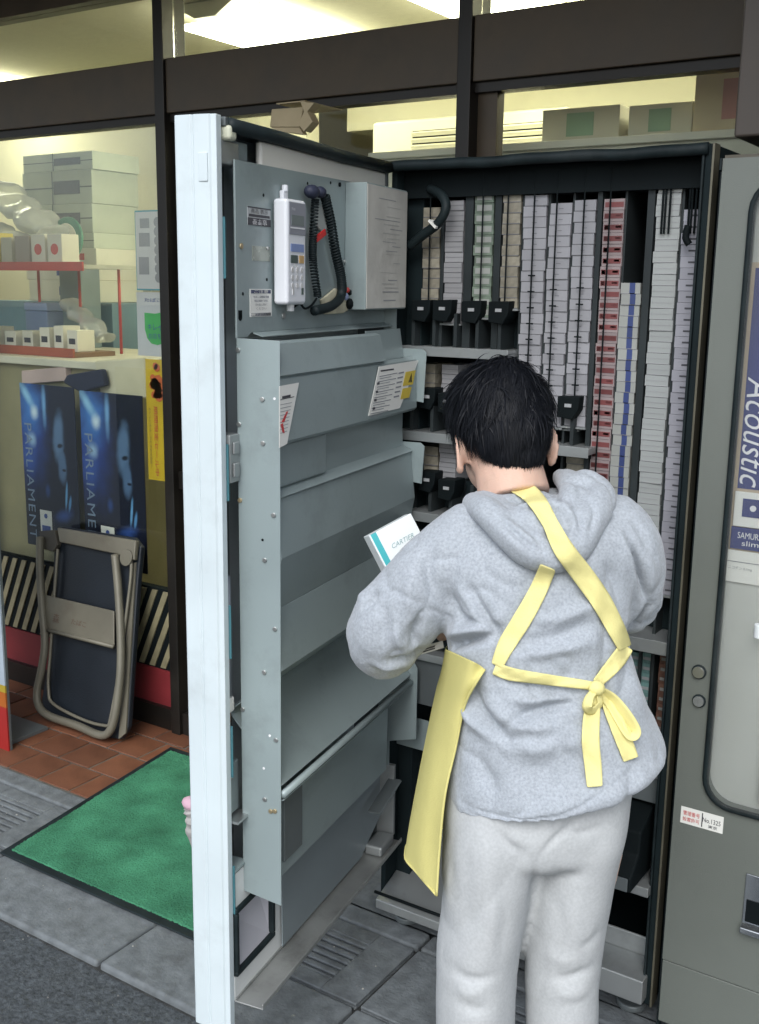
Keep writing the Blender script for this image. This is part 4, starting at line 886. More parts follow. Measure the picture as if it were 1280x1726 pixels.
MB().box((nx0-.006, NY+.012, .03), (nx0-.0005, NY+.03, nz1-.022)).build('side_gasket', rubber, cv)
for x, y in ((.82, .02), (1.62, .02), (.82, .42), (1.62, .42)): MB().disc((x, y, 0), (0, 0, 1), .03, .014, 18).build('foot', greyd, cv)
MB().tube([(x, NY-.004, z) for x, z in inn]+[(inn[0][0], NY-.004, inn[0][1])], .0065, 8, cap=False).build('window_gasket', rubber, cv, smooth=True)
clear = glassmat('clear_plastic', (.93, .95, .94), .4, .08, haze=.09)
b = MB(); k = len(inn); cen = ((wx0+wx1)/2, (wz0+wz1)/2)
rings = [[(cen[0]+(x-cen[0])*s, NY-y, cen[1]+(z-cen[1])*s2) for x, z in inn] for s, s2, y in ((1, 1, .002), (.985, .99, .014), (.965, .975, .019), (.5, .5, .022))]
b.loft(rings, cap=False); b.add(rings[-1], [tuple(range(k))])
b.build('clear_cover', clear, cv, smooth=True)
MB().box((wx0-.01, NY+.0295, wz0-.01), (wx1+.01, NY+.034, wz1+.01)).build('display_board', mat('display_board', (.5, .51, .48), .6, var=.08, scale=2), cv)
MB().box((wx0+.10, NY+.012, wz0+.02), (wx1-.02, NY+.029, wz0+.25)).build('display_shelf', mat('display_grey', (.5, .5, .48), .5), cv, bevel=.004)
yb = NY+.026
pA = Yp(1262, 442, yb); pB = Yp(1222, 978, yb); p0x, pzt, pzb = pA[0]+.002, pA[2], pB[2]
beige = mat('poster_beige', (.45, .36, .26), .6, var=.08); navy = mat('poster_navy', (.012, .024, .16), .5, var=.15)
MB().box((p0x, yb, pzb), (p0x+.26, yb+.003, pzt)).build('poster', beige, cv)
zac = Yp(1240, 822, yb)[2]
MB().box((p0x+.012, yb-.0010, zac), (p0x+.248, yb-.0002, pzt-.010)).build('poster_field', navy, cv)
b = MB(); zA = Yp(1250, 638, yb)[2]; put_text(b, 'Acoustic', (p0x+.038, yb-.0022, (zA+zac)/2+.004), -Z_, X_, w=(zA-zac)*1.0, h=.046, bold=-.004, shear=.3); b.build('lettering', inkw, cv)
b = MB(); put_text(b, 'のびのびとかぐわしい', (p0x+.052, yb-.0022, (pzt+zA)/2-.01), -Z_, X_, w=(pzt-zA)*.86, h=.022); b.build('lettering', mat('white_ink_soft', (.55, .57, .62), .6), cv)
z1_, z2_ = Yp(1232, 826, yb)[2], Yp(1230, 884, yb)[2]
MB().box((p0x+.010, yb-.006, z2_), (p0x+.085, yb-.0005, z1_)).build('sample_pack', paper, cv, bevel=.001)
MB().box((p0x+.026, yb-.0072, z2_+.020), (p0x+.066, yb-.0062, z1_-.012)).build('sample_emblem', navy, cv)
MB().disc((p0x+.046, yb-.0072, (z1_+z2_)/2+.004), (0, -1, 0), .006, .001, 10).build('emblem_dot', inkw, cv)
z3_ = Yp(1228, 922, yb)[2]
MB().box((p0x+.008, yb-.004, z3_), (p0x+.085, yb-.0005, z2_-.002)).build('name_plate', navy, cv)
b = MB(); put_text(b, 'SAMURAI', (p0x+.046, yb-.0052, z3_+(z2_-z3_)*.62), X_, Z_, w=.05, h=.012); put_text(b, 'slims', (p0x+.05, yb-.0052, z3_+(z2_-z3_)*.28), X_, Z_, w=.04, h=.010); b.build('lettering', inkw, cv)
MB().box((p0x-.004, yb-.0012, pzb), (p0x+.09, yb-.0003, z3_-.004)).build('price_card', paper, cv)
b = MB(); put_text(b, 'ニコチン 0.1mg', (p0x+.03, yb-.0020, pzb+(z3_-pzb)*.42), X_, Z_, w=.045, h=.007); b.box((p0x, yb-.0020, pzb+(z3_-pzb)*.6), (p0x+.085, yb-.0013, pzb+(z3_-pzb)*.62)); b.build('lettering', mat('grey_ink', (.25, .26, .28), .7), cv)
MB().disc((Yp(1274, 1050, NY-.02)[0]+.008, NY-.022, Yp(1274, 1050, NY-.02)[2]), (0, 0, -1), .010, .028, 12).build('cover_catch', mat('catch_white', (.66, .70, .72), .3), cv, bevel=.003)
for py, r in ((1132, .0115), (1181, .0105)):
    c = Yp(1179, py, NY); b = MB(); b.disc((c[0], NY, c[2]), (0, -1, 0), r+.003, .003, 20); b.build('lock_ring', rubber, cv); b = MB(); b.disc((c[0], NY-.002, c[2]), (0, -1, 0), r, .006, 20).box((c[0]-.0012, NY-.0086, c[2]-.005), (c[0]+.0012, NY-.008, c[2]+.005)); b.build('lock_face', steel if py == 1132 else zinc, cv, bevel=.001)
s0, s1 = Yp(1149, 1358, NY), Yp(1218, 1403, NY)
sa, sb_ = Yp(1147, 1381, NY), Yp(1217, 1374, NY)
b = MB(); b.box((s0[0], NY-.0008, s0[2]-.036), (s0[0]+.086, NY-.0001, s0[2]), 0)
put_text(b, '管理番号', (s0[0]+.022, NY-.0016, s0[2]-.012), X_, Z_, w=.034, h=.010, m=1); put_text(b, '設置許可', (s0[0]+.022, NY-.0016, s0[2]-.025), X_, Z_, w=.034, h=.009, m=1)
put_text(b, 'No.1325', (s0[0]+.063, NY-.0016, s0[2]-.016), X_, Z_, w=.036, h=.010, m=2); put_text(b, '東京', (s0[0]+.066, NY-.0016, s0[2]-.028), X_, Z_, w=.018, h=.007, m=2); b.box((s0[0]+.043, NY-.0014, s0[2]-.033), (s0[0]+.045, NY-.0008, s0[2]-.003), 2)
b.build('permit_sticker', [paper, inkr, ink], cv)
r0, r1 = Yp(1257, 1470, NY), Yp(1250, 1565, NY)
cr = mat('chrome_trim', (.6, .63, .66), .15, .95)
MB().box((r0[0]+.002, NY-.004, r1[2]), (r0[0]+.14, NY-.0005, r0[2])).build('coin_return_frame', cr, cv, bevel=.004)
MB().box((r0[0]+.008, NY-.006, r1[2]+.022), (r0[0]+.134, NY-.0035, r0[2]-.055)).build('coin_return_slot', black, cv)
MB().prism([(r0[0]+.002, NY-.004, r1[2]+.02), (r0[0]+.002, NY-.018, r1[2]+.012), (r0[0]+.002, NY-.018, r1[2]), (r0[0]+.002, NY-.004, r1[2]-.006)], (.138, 0, 0)).build('coin_return_lip', cr, cv, bevel=.002)
# narrow dark filler between the two machines
MB().box((W+.010, .06, .06), (nx0-.002, .10, 1.80)).build('filler_strip', rubber, cv)

# ================================================================== DOOR MAT
mt = empty('door_mat', (0, 0, 0)); tag(mt, 'green turf door mat with a black rubber border on the pavement', 'door mat')
Q = [np.array(p) for p in ((-1.055, -.345), (-.125, -.340), (-.18, .455), (-1.165, .452))]
MB().prism([(p[0], p[1], .0045) for p in Q], (0, 0, .006)).build('rubber_border', rubber, mt, bevel=.003)
cq = sum(Q)/4; Qi = [cq+(p-cq)*np.array([.955, .935]) for p in Q]
nx_, ny_ = 300, 250; u = np.linspace(0, 1, nx_); v = np.linspace(0, 1, ny_)
pts = []; zt = .0125+.0022*rng.random((nx_, ny_))
low = np.array([[math.sin(9*a+3*c)+math.sin(14*c-5*a)+math.sin(23*a+17*c) for c in v] for a in u])*.0007
for i in range(nx_):
    for j in range(ny_):
        p = (Qi[0]*(1-u[i])+Qi[1]*u[i])*(1-v[j])+(Qi[3]*(1-u[i])+Qi[2]*u[i])*v[j]
        e = min(i, nx_-1-i, j, ny_-1-j); z_ = .0105 if e == 0 else zt[i, j]+low[i, j]
        pts.append((p[0]+.0012*rng.standard_normal(), p[1]+.0012*rng.standard_normal(), z_))
turf = mat('turf_green', (.050, .185, .105), .95, var=.35, scale=7, dirt=.6, dscale=4, dcol=(.022, .075, .048), spec=.1)
MB().add(pts, [(i*ny_+j, (i+1)*ny_+j, (i+1)*ny_+j+1, i*ny_+j+1) for i in range(nx_-1) for j in range(ny_-1)]).build('turf', turf, mt)

# ================================================================== FOLDED CHAIR AGAINST THE WINDOW
fcA = Zp(72, 1206); fcB = Zp(205, 1252); T_ = Yp(150, 893, FY-.035)
e1 = (fcB-fcA)/np.linalg.norm(fcB-fcA); nn = np.cross(e1, T_-fcA); nn /= np.linalg.norm(nn)
if nn[1] > 0: nn = -nn                       # towards the street
cc = fcA@nn
def CP(px, py, off=0.): return on(px, py, nn, cc+off)
fc = empty('folding_chair', tuple(fcB)); tag(fc, 'folded beige tube chair with navy panels leaning against the poster window', 'folding chair'); f0 = fcB.copy()
chb = mat('chair_beige_paint', (.165, .155, .12), .5, .2, var=.15, dirt=.5, dscale=9, dcol=(.10, .08, .06)); navyv = mat('navy_vinyl', (.007, .011, .017), .5, var=.25, bump=.2, bscale=200)  # beige and navy darkened to stand in for the shade by the window
fc.location = tuple(f0)
def FC(mb, name, m, **k): mb.v = [tuple(np.array(p)-f0) for p in mb.v]; return mb.build(name, m, fc, **k)
pan = [(92, 898), (100, 887), (225, 906), (238, 922), (232, 985), (216, 1225), (204, 1247), (180, 1243), (75, 1203), (70, 1180), (84, 1100)]
FC(MB().prism([CP(x, y, .012) for x, y in pan], -nn*.024), 'navy_panel', navyv, bevel=.006)
FC(MB().prism([CP(x, y, .034) for x, y in ((96, 889), (229, 911), (226, 945), (196, 934), (100, 914))], -nn*.020), 'top_cap', chb, bevel=.005)
FC(MB().prism([CP(x, y, .036) for x, y in ((66, 895), (92, 893), (97, 918), (90, 930), (70, 925))], -nn*.022), 'hinge_cap', mat('hinge_dark', (.05, .045, .035), .6), bevel=.004)
FC(MB().disc(CP(214, 940, .036), nn, .03, .006, 18), 'hinge_cap', chb, bevel=.002)
FC(MB().prism([CP(x, y, .040) for x, y in ((73, 1002), (192, 1030), (192, 1090), (78, 1060))], -nn*.008), 'cross_plate', chb, bevel=.003)
FC(MB().tube([CP(78, 1061, .040), CP(192, 1090, .040)], .008, 10), 'cross_plate_roll', chb, smooth=True)
b = MB(); c = CP(95, 1040, .041); put_text(b, '森', CP(95, 1042, .0415), e1, np.cross(nn, e1)*-1 if np.cross(nn, e1)[2] < 0 else np.cross(nn, e1), w=.035, h=.035); put_text(b, 'たばこ', CP(133, 1050, .0415), e1, np.cross(nn, e1)*-1 if np.cross(nn, e1)[2] < 0 else np.cross(nn, e1), w=.08, h=.02)
FC(b, 'faded_lettering', mat('faded_ink', (.12, .08, .06), .7))
lp = [(68, 905), (68, 965), (72, 1030), (76, 1085), (70, 1130), (63, 1165), (66, 1190), (84, 1207), (130, 1223), (165, 1238), (182, 1236), (192, 1215), (199, 1175), (204, 1120), (203, 1050), (199, 985), (194, 935)]
FC(MB().tube(spline([CP(x, y, .045) for x, y in lp], 6), .0148, 12), 'tube_frame', chb, smooth=True)
FC(MB().tube(spline([CP(x, y, .030) for x, y in ((98, 925), (93, 990), (86, 1090), (82, 1160), (95, 1190), (170, 1222), (190, 1195), (218, 1000), (222, 945))], 6), .006, 8), 'rear_frame', chb, smooth=True)
FC(MB().prism([CP(x, y, .018) for x, y in ((222, 950), (229, 948), (212, 1236), (200, 1246))], -nn*.006), 'side_rail', chb)

# ================================================================== STRIPED SIGNBOARD (only its edge shows)
sg0 = Zp(19, 1268); sx, sy = sg0[0], sg0[1]
sgn = empty('signboard', (sx, sy, 0)); tag(sgn, 'standing signboard striped white, yellow, orange and red beside the folded chair', 'signboard')
def zat(py): return Yp(14, py, sy)[2]
lv = [(0.0, 'r', zat(1195)), (zat(1195), 'o', zat(1170)), (zat(1170), 'y', zat(1158)), (zat(1158), 'w', 1.25)]
sc = {'r': mat('sign_red', (.30, .018, .016), .4), 'o': mat('sign_orange', (.36, .10, .015), .4), 'y': mat('sign_yellow', (.38, .28, .03), .4), 'w': mat('sign_white', (.34, .40, .46), .4)}
for a, k, c in lv: MB().box((-.45-.01, 0, a), (-.012, .006, c-.0004)).build('colour_band', sc[k], sgn)
b = MB(); b.box((-.46, .0062, 0), (-.012, .016, 1.25)); b.build('backing', greyd, sgn)
MB().box((-.44, .0165, 0), (-.05, .20, .012)).box((-.26, .017, .012), (-.24, .06, .8)).build('rear_stand', greyd, sgn)
# ================================================================== PERSON
def ring(xl, yl, xr, yr, d, hd, k=28, back=1.0, pw=2.3):
    A, B = J(xl, yl, d), J(xr, yr, d); c = (A+B)/2; h = (B-A)/2; P = []
    for i in range(k):
        a = 2*math.pi*i/k; ca, sa = math.cos(a), math.sin(a)
        ca = math.copysign(abs(ca)**(2/pw), ca); sa = math.copysign(abs(sa)**(2/pw), sa)
        P.append(c+h*ca+FH*hd*sa)
    return P
def irows(rows, n=3):
    R = [np.array(r, float) for r in rows]; return spline(R, n)
def remesh(mb, vox, it=6, fac=.5):
    me = mb.mesh('tmp'); ob = bpy.data.objects.new('tmp', me); col.objects.link(ob)
    r = ob.modifiers.new('r', 'REMESH'); r.mode = 'VOXEL'; r.voxel_size = vox
    s_ = ob.modifiers.new('s', 'SMOOTH'); s_.factor = fac; s_.iterations = it
    dg = bpy.context.evaluated_depsgraph_get(); dg.update(); me2 = bpy.data.meshes.new_from_object(ob.evaluated_get(dg))
    bpy.data.objects.remove(ob); return me2
def getv(me):
    V = np.empty(len(me.vertices)*3); me.vertices.foreach_get('co', V); N = np.empty_like(V); me.vertices.foreach_get('normal', N); return V.reshape(-1, 3), N.reshape(-1, 3)
def pdist(px, py, P):
    best = np.full(px.shape, 1e9); P = np.array(P, float)
    for a, b in zip(P[:-1], P[1:]):
        ab = b-a; t = np.clip(((px-a[0])*ab[0]+(py-a[1])*ab[1])/(ab@ab), 0, 1); best = np.minimum(best, np.hypot(px-a[0]-t*ab[0], py-a[1]-t*ab[1]))
    return best
def pside(px, py, P):                        # signed distance to polyline (right-hand positive)
    best = np.full(px.shape, 1e9); sg = np.zeros(px.shape); P = np.array(P, float)
    for a, b in zip(P[:-1], P[1:]):
        ab = b-a; t = np.clip(((px-a[0])*ab[0]+(py-a[1])*ab[1])/(ab@ab), 0, 1); d = np.hypot(px-a[0]-t*ab[0], py-a[1]-t*ab[1])
        s = np.sign(ab[0]*(py-a[1])-ab[1]*(px-a[0])); m = d < best; best = np.where(m, d, best); sg = np.where(m, s, sg)
    return best*sg
def vnoise(V, sc, seed):                     # cheap smooth noise from summed sines
    r = np.random.default_rng(seed); out = np.zeros(len(V))
    for k in range(7): 
        w = r.standard_normal(3)*sc; out += np.sin(V@w+r.uniform(0, 6.28))
    return out/7
def sculpt(me, folds, noise=()):
    V, N = getv(me); px, py = proj(V); face = np.clip(-(N@CF)*2.2, 0, 1); D_ = np.zeros(len(V))
    for fo in folds:
        P, w, amp = fo[:3]; Ps = spline([np.array(p, float) for p in P], 6); L_ = np.array(Ps)
        d = pdist(px, py, Ps)
        seg = np.r_[0, np.cumsum(np.hypot(*(L_[1:]-L_[:-1]).T))]; T = seg[-1]
        e0 = np.hypot(px-L_[0, 0], py-L_[0, 1]); e1_ = np.hypot(px-L_[-1, 0], py-L_[-1, 1]); tp = np.clip(np.minimum(e0, e1_)/(T*.35+1e-6), 0, 1)**.7
        if len(fo) > 3:                      # one-sided fold: cloth rises slowly and tucks in sharply
            sd_ = pside(px, py, Ps)*fo[3]; D_ += amp*np.where(sd_ > 0, np.exp(-sd_/(w*2.6))*np.clip(sd_/(w*.35), 0, 1), -.55*np.exp(-(sd_/(w*.7))**2)*np.clip(-sd_/(w*.25), 0, 1))*np.exp(-(d/(w*5))**4)*tp*face
        else: D_ += amp*np.exp(-(d/w)**2)*tp*face
    for sc, a, sd in noise:
        if sd < 0: D_ -= a*np.clip(1-np.abs(vnoise(V*np.array([1, 1, .8]), sc, -sd))*2.2, 0, 1)**3*np.clip(vnoise(V, 12, -sd+50)*2+.35, 0, 1)
        else: D_ += a*vnoise(V, sc, sd)
    V = V+N*D_[:, None]; me.vertices.foreach_set('co', V.ravel()); me.update(); return V
def link(me, name, m, parent, smooth=True):
    me.name = name; me.materials.clear(); me.materials.append(m); o = bpy.data.objects.new(name, me); col.objects.link(o); o.parent = parent
    if smooth: me.polygons.foreach_set('use_smooth', [True]*len(me.polygons))
    return o
def crisp(obj, lv=1):
    s_ = obj.modifiers.new('sub', 'SUBSURF'); s_.levels = lv; s_.render_levels = lv

pel = J(900, 1420, 1.65)
per = empty('person', (0, 0, 0)); tag(per, 'black haired person in grey hoodie and yellow apron filling the open machine, back turned', 'person')
# ---- hoodie
def heather(name, c):
    m = mat(name, c, .95, var=.16, scale=240, bump=.3, bscale=650, spec=.12, sheen=.25, dirt=.10, dscale=30, dcol=tuple(k*.8 for k in c)); return m
hood_m = heather('grey_fleece', (.365, .395, .43))
hb = MB()
torso = [(752, 1338, 1100, 1272, 1.658, .158), (750, 1318, 1118, 1252, 1.658, .158), (754, 1268, 1110, 1222, 1.662, .142), (762, 1205, 1086, 1180, 1.667, .138), (764, 1150, 1068, 1120, 1.672, .130), (756, 1095, 1060, 1070, 1.68, .126),
         (748, 1030, 1062, 1020, 1.69, .126), (738, 965, 1066, 965, 1.70, .122), (738, 920, 1072, 910, 1.705, .112), (752, 888, 1066, 872, 1.715, .098), (782, 858, 1040, 842, 1.725, .080), (806, 846, 1000, 834, 1.735, .062), (828, 836, 960, 828, 1.745, .048)]
hb.loft([ring(*r) for r in irows(torso, 3)])
def arm(P, r): 
    c = spline([np.r_[J(x, y, d), rr] for x, y, d, rr in P], 6); hb.tube([q[:3] for q in c], [q[3] for q in c], 20)
    hb.ball(c[0][:3], c[0][3]); hb.ball(c[-1][:3], c[-1][3])
arm([(795, 912, 1.705, .066), (748, 952, 1.70, .066), (704, 1000, 1.70, .069), (660, 1056, 1.715, .072), (650, 1080, 1.745, .066), (655, 1088, 1.80, .058), (668, 1062, 1.85, .050), (684, 1025, 1.895, .042)], 0)
arm([(1030, 900, 1.71, .066), (1050, 925, 1.70, .064), (1062, 970, 1.71, .058), (1064, 1005, 1.735, .054), (1055, 1018, 1.78, .052), (1030, 1000, 1.84, .046), (1005, 965, 1.90, .040)], 0)
me_h = remesh(hb, .0050, 4)
# hood lying on the back: a separate double layer of cloth, soft roll plus pouch
hd_ = MB(); AXH = np.array([RH, FH, ZU])
c = spline([np.r_[J(x, y, d), r] for x, y, d, r in ((800, 846, 1.775, .015), (800, 850, 1.71, .020), (822, 864, 1.650, .024), (858, 896, 1.612, .027), (898, 927, 1.592, .029), (940, 936, 1.592, .028), (970, 918, 1.608, .028), (990, 880, 1.640, .030), (1008, 845, 1.685, .031), (1004, 822, 1.76, .024))], 6)
hd_.tube([q[:3] for q in c], [q[3] for q in c], 16)
c = spline([np.r_[J(x, y, d), r] for x, y, d, r in ((808, 838, 1.765, .015), (820, 846, 1.70, .018), (850, 860, 1.660, .018), (885, 876, 1.640, .020), (925, 895, 1.622, .022), (955, 874, 1.640, .022), (968, 838, 1.68, .024), (960, 815, 1.735, .022), (944, 803, 1.77, .016))], 6)
hd_.tube([q[:3] for q in c], [q[3] for q in c], 14)
hd_.ball(J(918, 893, 1.628), .070, .028, .050, 20, ax=AXH); hd_.ball(J(985, 826, 1.715), .036, .034, .034, 16, ax=AXH); hd_.ball(J(880, 858, 1.68), .072, .028, .026, 16, ax=AXH); hd_.ball(J(872, 842, 1.715), .066, .03, .020, 16, ax=AXH)
me_hd = remesh(hd_, .0046, 4)
Fh = [([(860, 836), (900, 848), (925, 870), (935, 895)], 12, -.014), ([(905, 838), (935, 852), (950, 880)], 9, -.012), ([(826, 860), (862, 893), (898, 922), (935, 930)], 4, -.007), ([(812, 866), (850, 900), (890, 934), (930, 950)], 8, .003),
 ([(845, 860), (880, 882), (905, 905), (918, 928)], 5, -.006), ([(942, 838), (962, 858), (968, 888), (958, 915)], 6, .006), ([(955, 845), (975, 870), (978, 900)], 5, -.008), ([(985, 835), (1003, 862), (992, 905)], 5, -.006), ([(928, 815), (958, 806), (985, 815), (1000, 835)], 5, -.007), ([(900, 905), (925, 890), (948, 900)], 6, .005), ([(975, 925), (960, 945), (930, 956)], 5, .003)]
Vhd = sculpt(me_hd, Fh, ((40, .0022, 31), (95, .0009, 32), (34, .005, -63)))
F_ = [  # (pixel polyline, width, depth): valleys negative, ridges positive
 # left arm and armpit
 ([(700, 1112), (745, 1094), (790, 1080), (838, 1072)], 9, -.016), ([(742, 1074), (790, 1062), (840, 1052)], 12, .008), ([(760, 1040), (800, 1052), (850, 1062)], 8, -.007), ([(752, 990), (764, 1025), (785, 1058)], 9, -.007),
 ([(785, 985), (806, 1020), (830, 1060), (838, 1095)], 8, -.006), ([(770, 985), (790, 1020), (812, 1056)], 9, .005), ([(705, 1095), (700, 1070), (712, 1040)], 9, -.008), ([(690, 1100), (672, 1080), (668, 1050)], 10, .006),
 ([(650, 1120), (690, 1112), (730, 1098)], 7, -.007), ([(610, 1118), (650, 1136), (690, 1134)], 6, -.007), ([(598, 1108), (630, 1128), (680, 1128)], 7, .004), ([(622, 985), (612, 1000), (605, 1018)], 7, .007), ([(632, 992), (626, 1008), (612, 1026)], 5, -.006), ([(700, 960), (690, 1000), (695, 1040)], 14, .004), ([(640, 1010), (650, 1050), (640, 1090)], 12, -.004),
 ([(730, 905), (722, 950), (735, 1000), (750, 1040)], 12, -.005),
 # back
 ([(850, 1085), (920, 1078), (985, 1058), (1040, 1040)], 16, -.005), ([(860, 1105), (930, 1100), (1000, 1080)], 12, .005), ([(905, 1050), (960, 1038), (1010, 1015)], 13, .005), ([(960, 1000), (1000, 1010), (1035, 1040)], 10, -.004), ([(985, 960), (1010, 1000), (1020, 1050)], 11, .004),
 # gathers under the waist tie
 ([(838, 1142), (900, 1158), (960, 1168), (1000, 1172)], 9, -.008), ([(790, 1150), (806, 1195), (838, 1232), (868, 1252)], 11, -.010), ([(778, 1165), (795, 1210), (830, 1245)], 11, .008), ([(815, 1165), (850, 1210), (905, 1228), (960, 1215)], 14, .007), ([(846, 1228), (890, 1204), (945, 1190), (990, 1186)], 9, -.008), ([(850, 1180), (905, 1182), (960, 1176)], 9, .005), ([(855, 1250), (905, 1262), (960, 1245)], 18, .006), ([(1035, 1110), (1025, 1150), (1045, 1200)], 12, -.006), ([(1060, 1120), (1075, 1170), (1095, 1215)], 10, .004),
 ([(950, 1260), (985, 1290), (1010, 1340)], 14, -.004), ([(800, 1260), (812, 1300), (840, 1345)], 14, -.004),
 # right arm
 ([(1056, 905), (1070, 940), (1082, 985), (1092, 1022)], 7, -.012), ([(1098, 1020), (1080, 1046), (1058, 1064)], 6, -.010), ([(1040, 890), (1058, 930), (1072, 980), (1080, 1020)], 8, .006), ([(1020, 940), (1040, 980), (1052, 1030)], 10, -.006), ([(1092, 930), (1098, 970), (1096, 1010)], 9, .004), ([(1060, 870), (1085, 905), (1100, 940)], 8, -.004),
 # hem seam
 ([(756, 1335), (800, 1366), (850, 1384), (890, 1386), (960, 1370), (1030, 1326), (1095, 1272)], 3, -.003),
]
F_ = [(f[0], f[1]*.85, f[2]*1.85)+tuple(f[3:]) for f in F_]
Vh = sculpt(me_h, F_, ((26, .0035, 1), (60, .0016, 2), (130, .0008, 5), (22, .009, -61), (40, .005, -62)))
hood2 = link(me_hd, 'hood', hood_m, per); crisp(hood2)
hood_o = link(me_h, 'hoodie', hood_m, per); crisp(hood_o)
polys = [tuple(p.vertices) for p in me_h.polygons]; nv_ = len(Vh); polys += [tuple(i+nv_ for i in p.vertices) for p in me_hd.polygons]
bvh = BVHTree.FromPolygons([Vector(v) for v in Vh]+[Vector(v) for v in Vhd], polys)
def hit(px, py):
    d = Vector(ray(px, py)).normalized(); h = bvh.ray_cast(Vector(CAM), d); return (h[3] if h[0] is not None else None), np.array(d)
# ---- trousers
tr = MB()
hip = [(772, 1240, 1072, 1222, 1.662, .108), (756, 1300, 1066, 1290, 1.660, .124), (746, 1350, 1058, 1345, 1.655, .130), (745, 1385, 1053, 1380, 1.65, .122), (752, 1412, 1044, 1408, 1.648, .112), (780, 1432, 1020, 1428, 1.648, .085)]
tr.loft([ring(*r) for r in irows(hip, 3)])
def leg(rows): tr.loft([ring(*r, pw=2.0) for r in irows(rows, 4)])
leg([(754, 1300, 915, 1300, 1.658, .116), (744, 1380, 918, 1385, 1.650, .120), (741, 1430, 908, 1440, 1.646, .112), (740, 1500, 893, 1508, 1.640, .101), (738, 1580, 879, 1590, 1.635, .093), (736, 1660, 869, 1668, 1.630, .089), (734, 1760, 864, 1766, 1.63, .086), (733, 1880, 866, 1884, 1.64, .085), (732, 1985, 870, 1988, 1.65, .086)])
leg([(905, 1300, 1064, 1290, 1.662, .114), (903, 1380, 1054, 1376, 1.656, .117), (902, 1430, 1045, 1427, 1.653, .108), (893, 1500, 1031, 1494, 1.648, .096), (886, 1580, 1018, 1572, 1.648, .087), (885, 1660, 1013, 1655, 1.648, .083), (889, 1760, 1012, 1760, 1.65, .081), (892, 1880, 1014, 1880, 1.655, .080), (893, 1990, 1018, 1990, 1.66, .082)])
me_t = remesh(tr, .0060, 14)
Ft = [([(992, 1364), (968, 1386), (938, 1414), (910, 1444)], 5, -.008), ([(955, 1402), (985, 1403), (1018, 1390)], 5, -.005), ([(842, 1398), (856, 1424), (878, 1438)], 6, -.006), ([(860, 1400), (880, 1420), (902, 1430)], 12, .004),
 ([(905, 1448), (900, 1480), (892, 1520)], 5, -.006), ([(825, 1400), (822, 1480), (828, 1560), (820, 1640)], 18, .005), ([(790, 1420), (783, 1500), (790, 1590)], 13, -.004), ([(855, 1480), (848, 1560), (838, 1640)], 12, -.004), ([(925, 1490), (945, 1550), (950, 1620)], 12, -.004), ([(985, 1440), (972, 1520), (962, 1600)], 16, .004),
 ([(756, 1632), (785, 1650), (815, 1652), (838, 1642)], 8, -.007), ([(762, 1662), (790, 1676), (824, 1672)], 11, .005), ([(775, 1692), (800, 1704), (826, 1698)], 8, -.006), ([(1010, 1622), (985, 1640), (950, 1650), (922, 1646)], 8, -.007), ([(930, 1672), (960, 1678), (1000, 1668)], 11, .005), ([(915, 1600), (940, 1620), (980, 1622)], 10, .004), ([(1015, 1560), (1000, 1585), (975, 1600)], 7, -.005), ([(750, 1440), (762, 1480), (766, 1530)], 9, -.004), ([(925, 1465), (955, 1476), (990, 1470)], 9, -.004)]
Ft = [(f[0], f[1], f[2]*.7)+tuple(f[3:]) for f in Ft]
sculpt(me_t, Ft, ((11, .005, 13), (18, .003, 3), (34, .0014, 4), (14, .006, -64), (24, .0035, -65), (50, .0012, -66)))
trous_m = mat('cream_cotton', (.465, .48, .485), .95, var=.07, scale=200, bump=.12, bscale=700, spec=.15, dirt=.3, dscale=8, dcol=(.40, .40, .39))
crisp(link(me_t, 'trousers', trous_m, per))
# pocket stitching
# ---- body: one continuous skin under the clothes
bd = MB()
bd.loft([ring(xl+32, yl, xr-32, yr, d, hd*.68) for xl, yl, xr, yr, d, hd in irows(torso[4:11], 2)])
bd.loft([ring(xl+14, yl, xr-14, yr, d, hd*.85) for xl, yl, xr, yr, d, hd in irows(hip[:4], 2)]); bd.loft([ring(795, 1245, 1040, 1235, 1.662, .095), ring(790, 1160, 1035, 1140, 1.67, .10)])
def limb(P, k=14):
    c = spline([np.r_[J(x, y, d), r] for x, y, d, r in P], 5); bd.tube([q[:3] for q in c], [q[3] for q in c], k); bd.ball(c[-1][:3], c[-1][3], seg=k)
limb([(790, 920, 1.705, .050), (735, 950, 1.705, .048), (668, 1045, 1.72, .036), (658, 1066, 1.75, .032), (662, 1066, 1.80, .030), (684, 1026, 1.89, .026), (690, 1010, 1.915, .024)])
limb([(1030, 905, 1.71, .048), (1055, 960, 1.71, .044), (1058, 1008, 1.74, .036), (1045, 1012, 1.79, .034), (1010, 970, 1.895, .026), (1000, 955, 1.925, .024)])
limb([(825, 1420, 1.65, .075), (815, 1560, 1.64, .060), (803, 1700, 1.635, .048), (800, 1760, 1.635, .050), (800, 1900, 1.645, .034), (801, 2000, 1.66, .030), (801, 2022, 1.68, .030)])
limb([(975, 1420, 1.655, .075), (960, 1560, 1.65, .060), (950, 1700, 1.65, .048), (951, 1760, 1.65, .050), (953, 1900, 1.66, .034), (955, 2000, 1.67, .030), (955, 2022, 1.69, .030)])
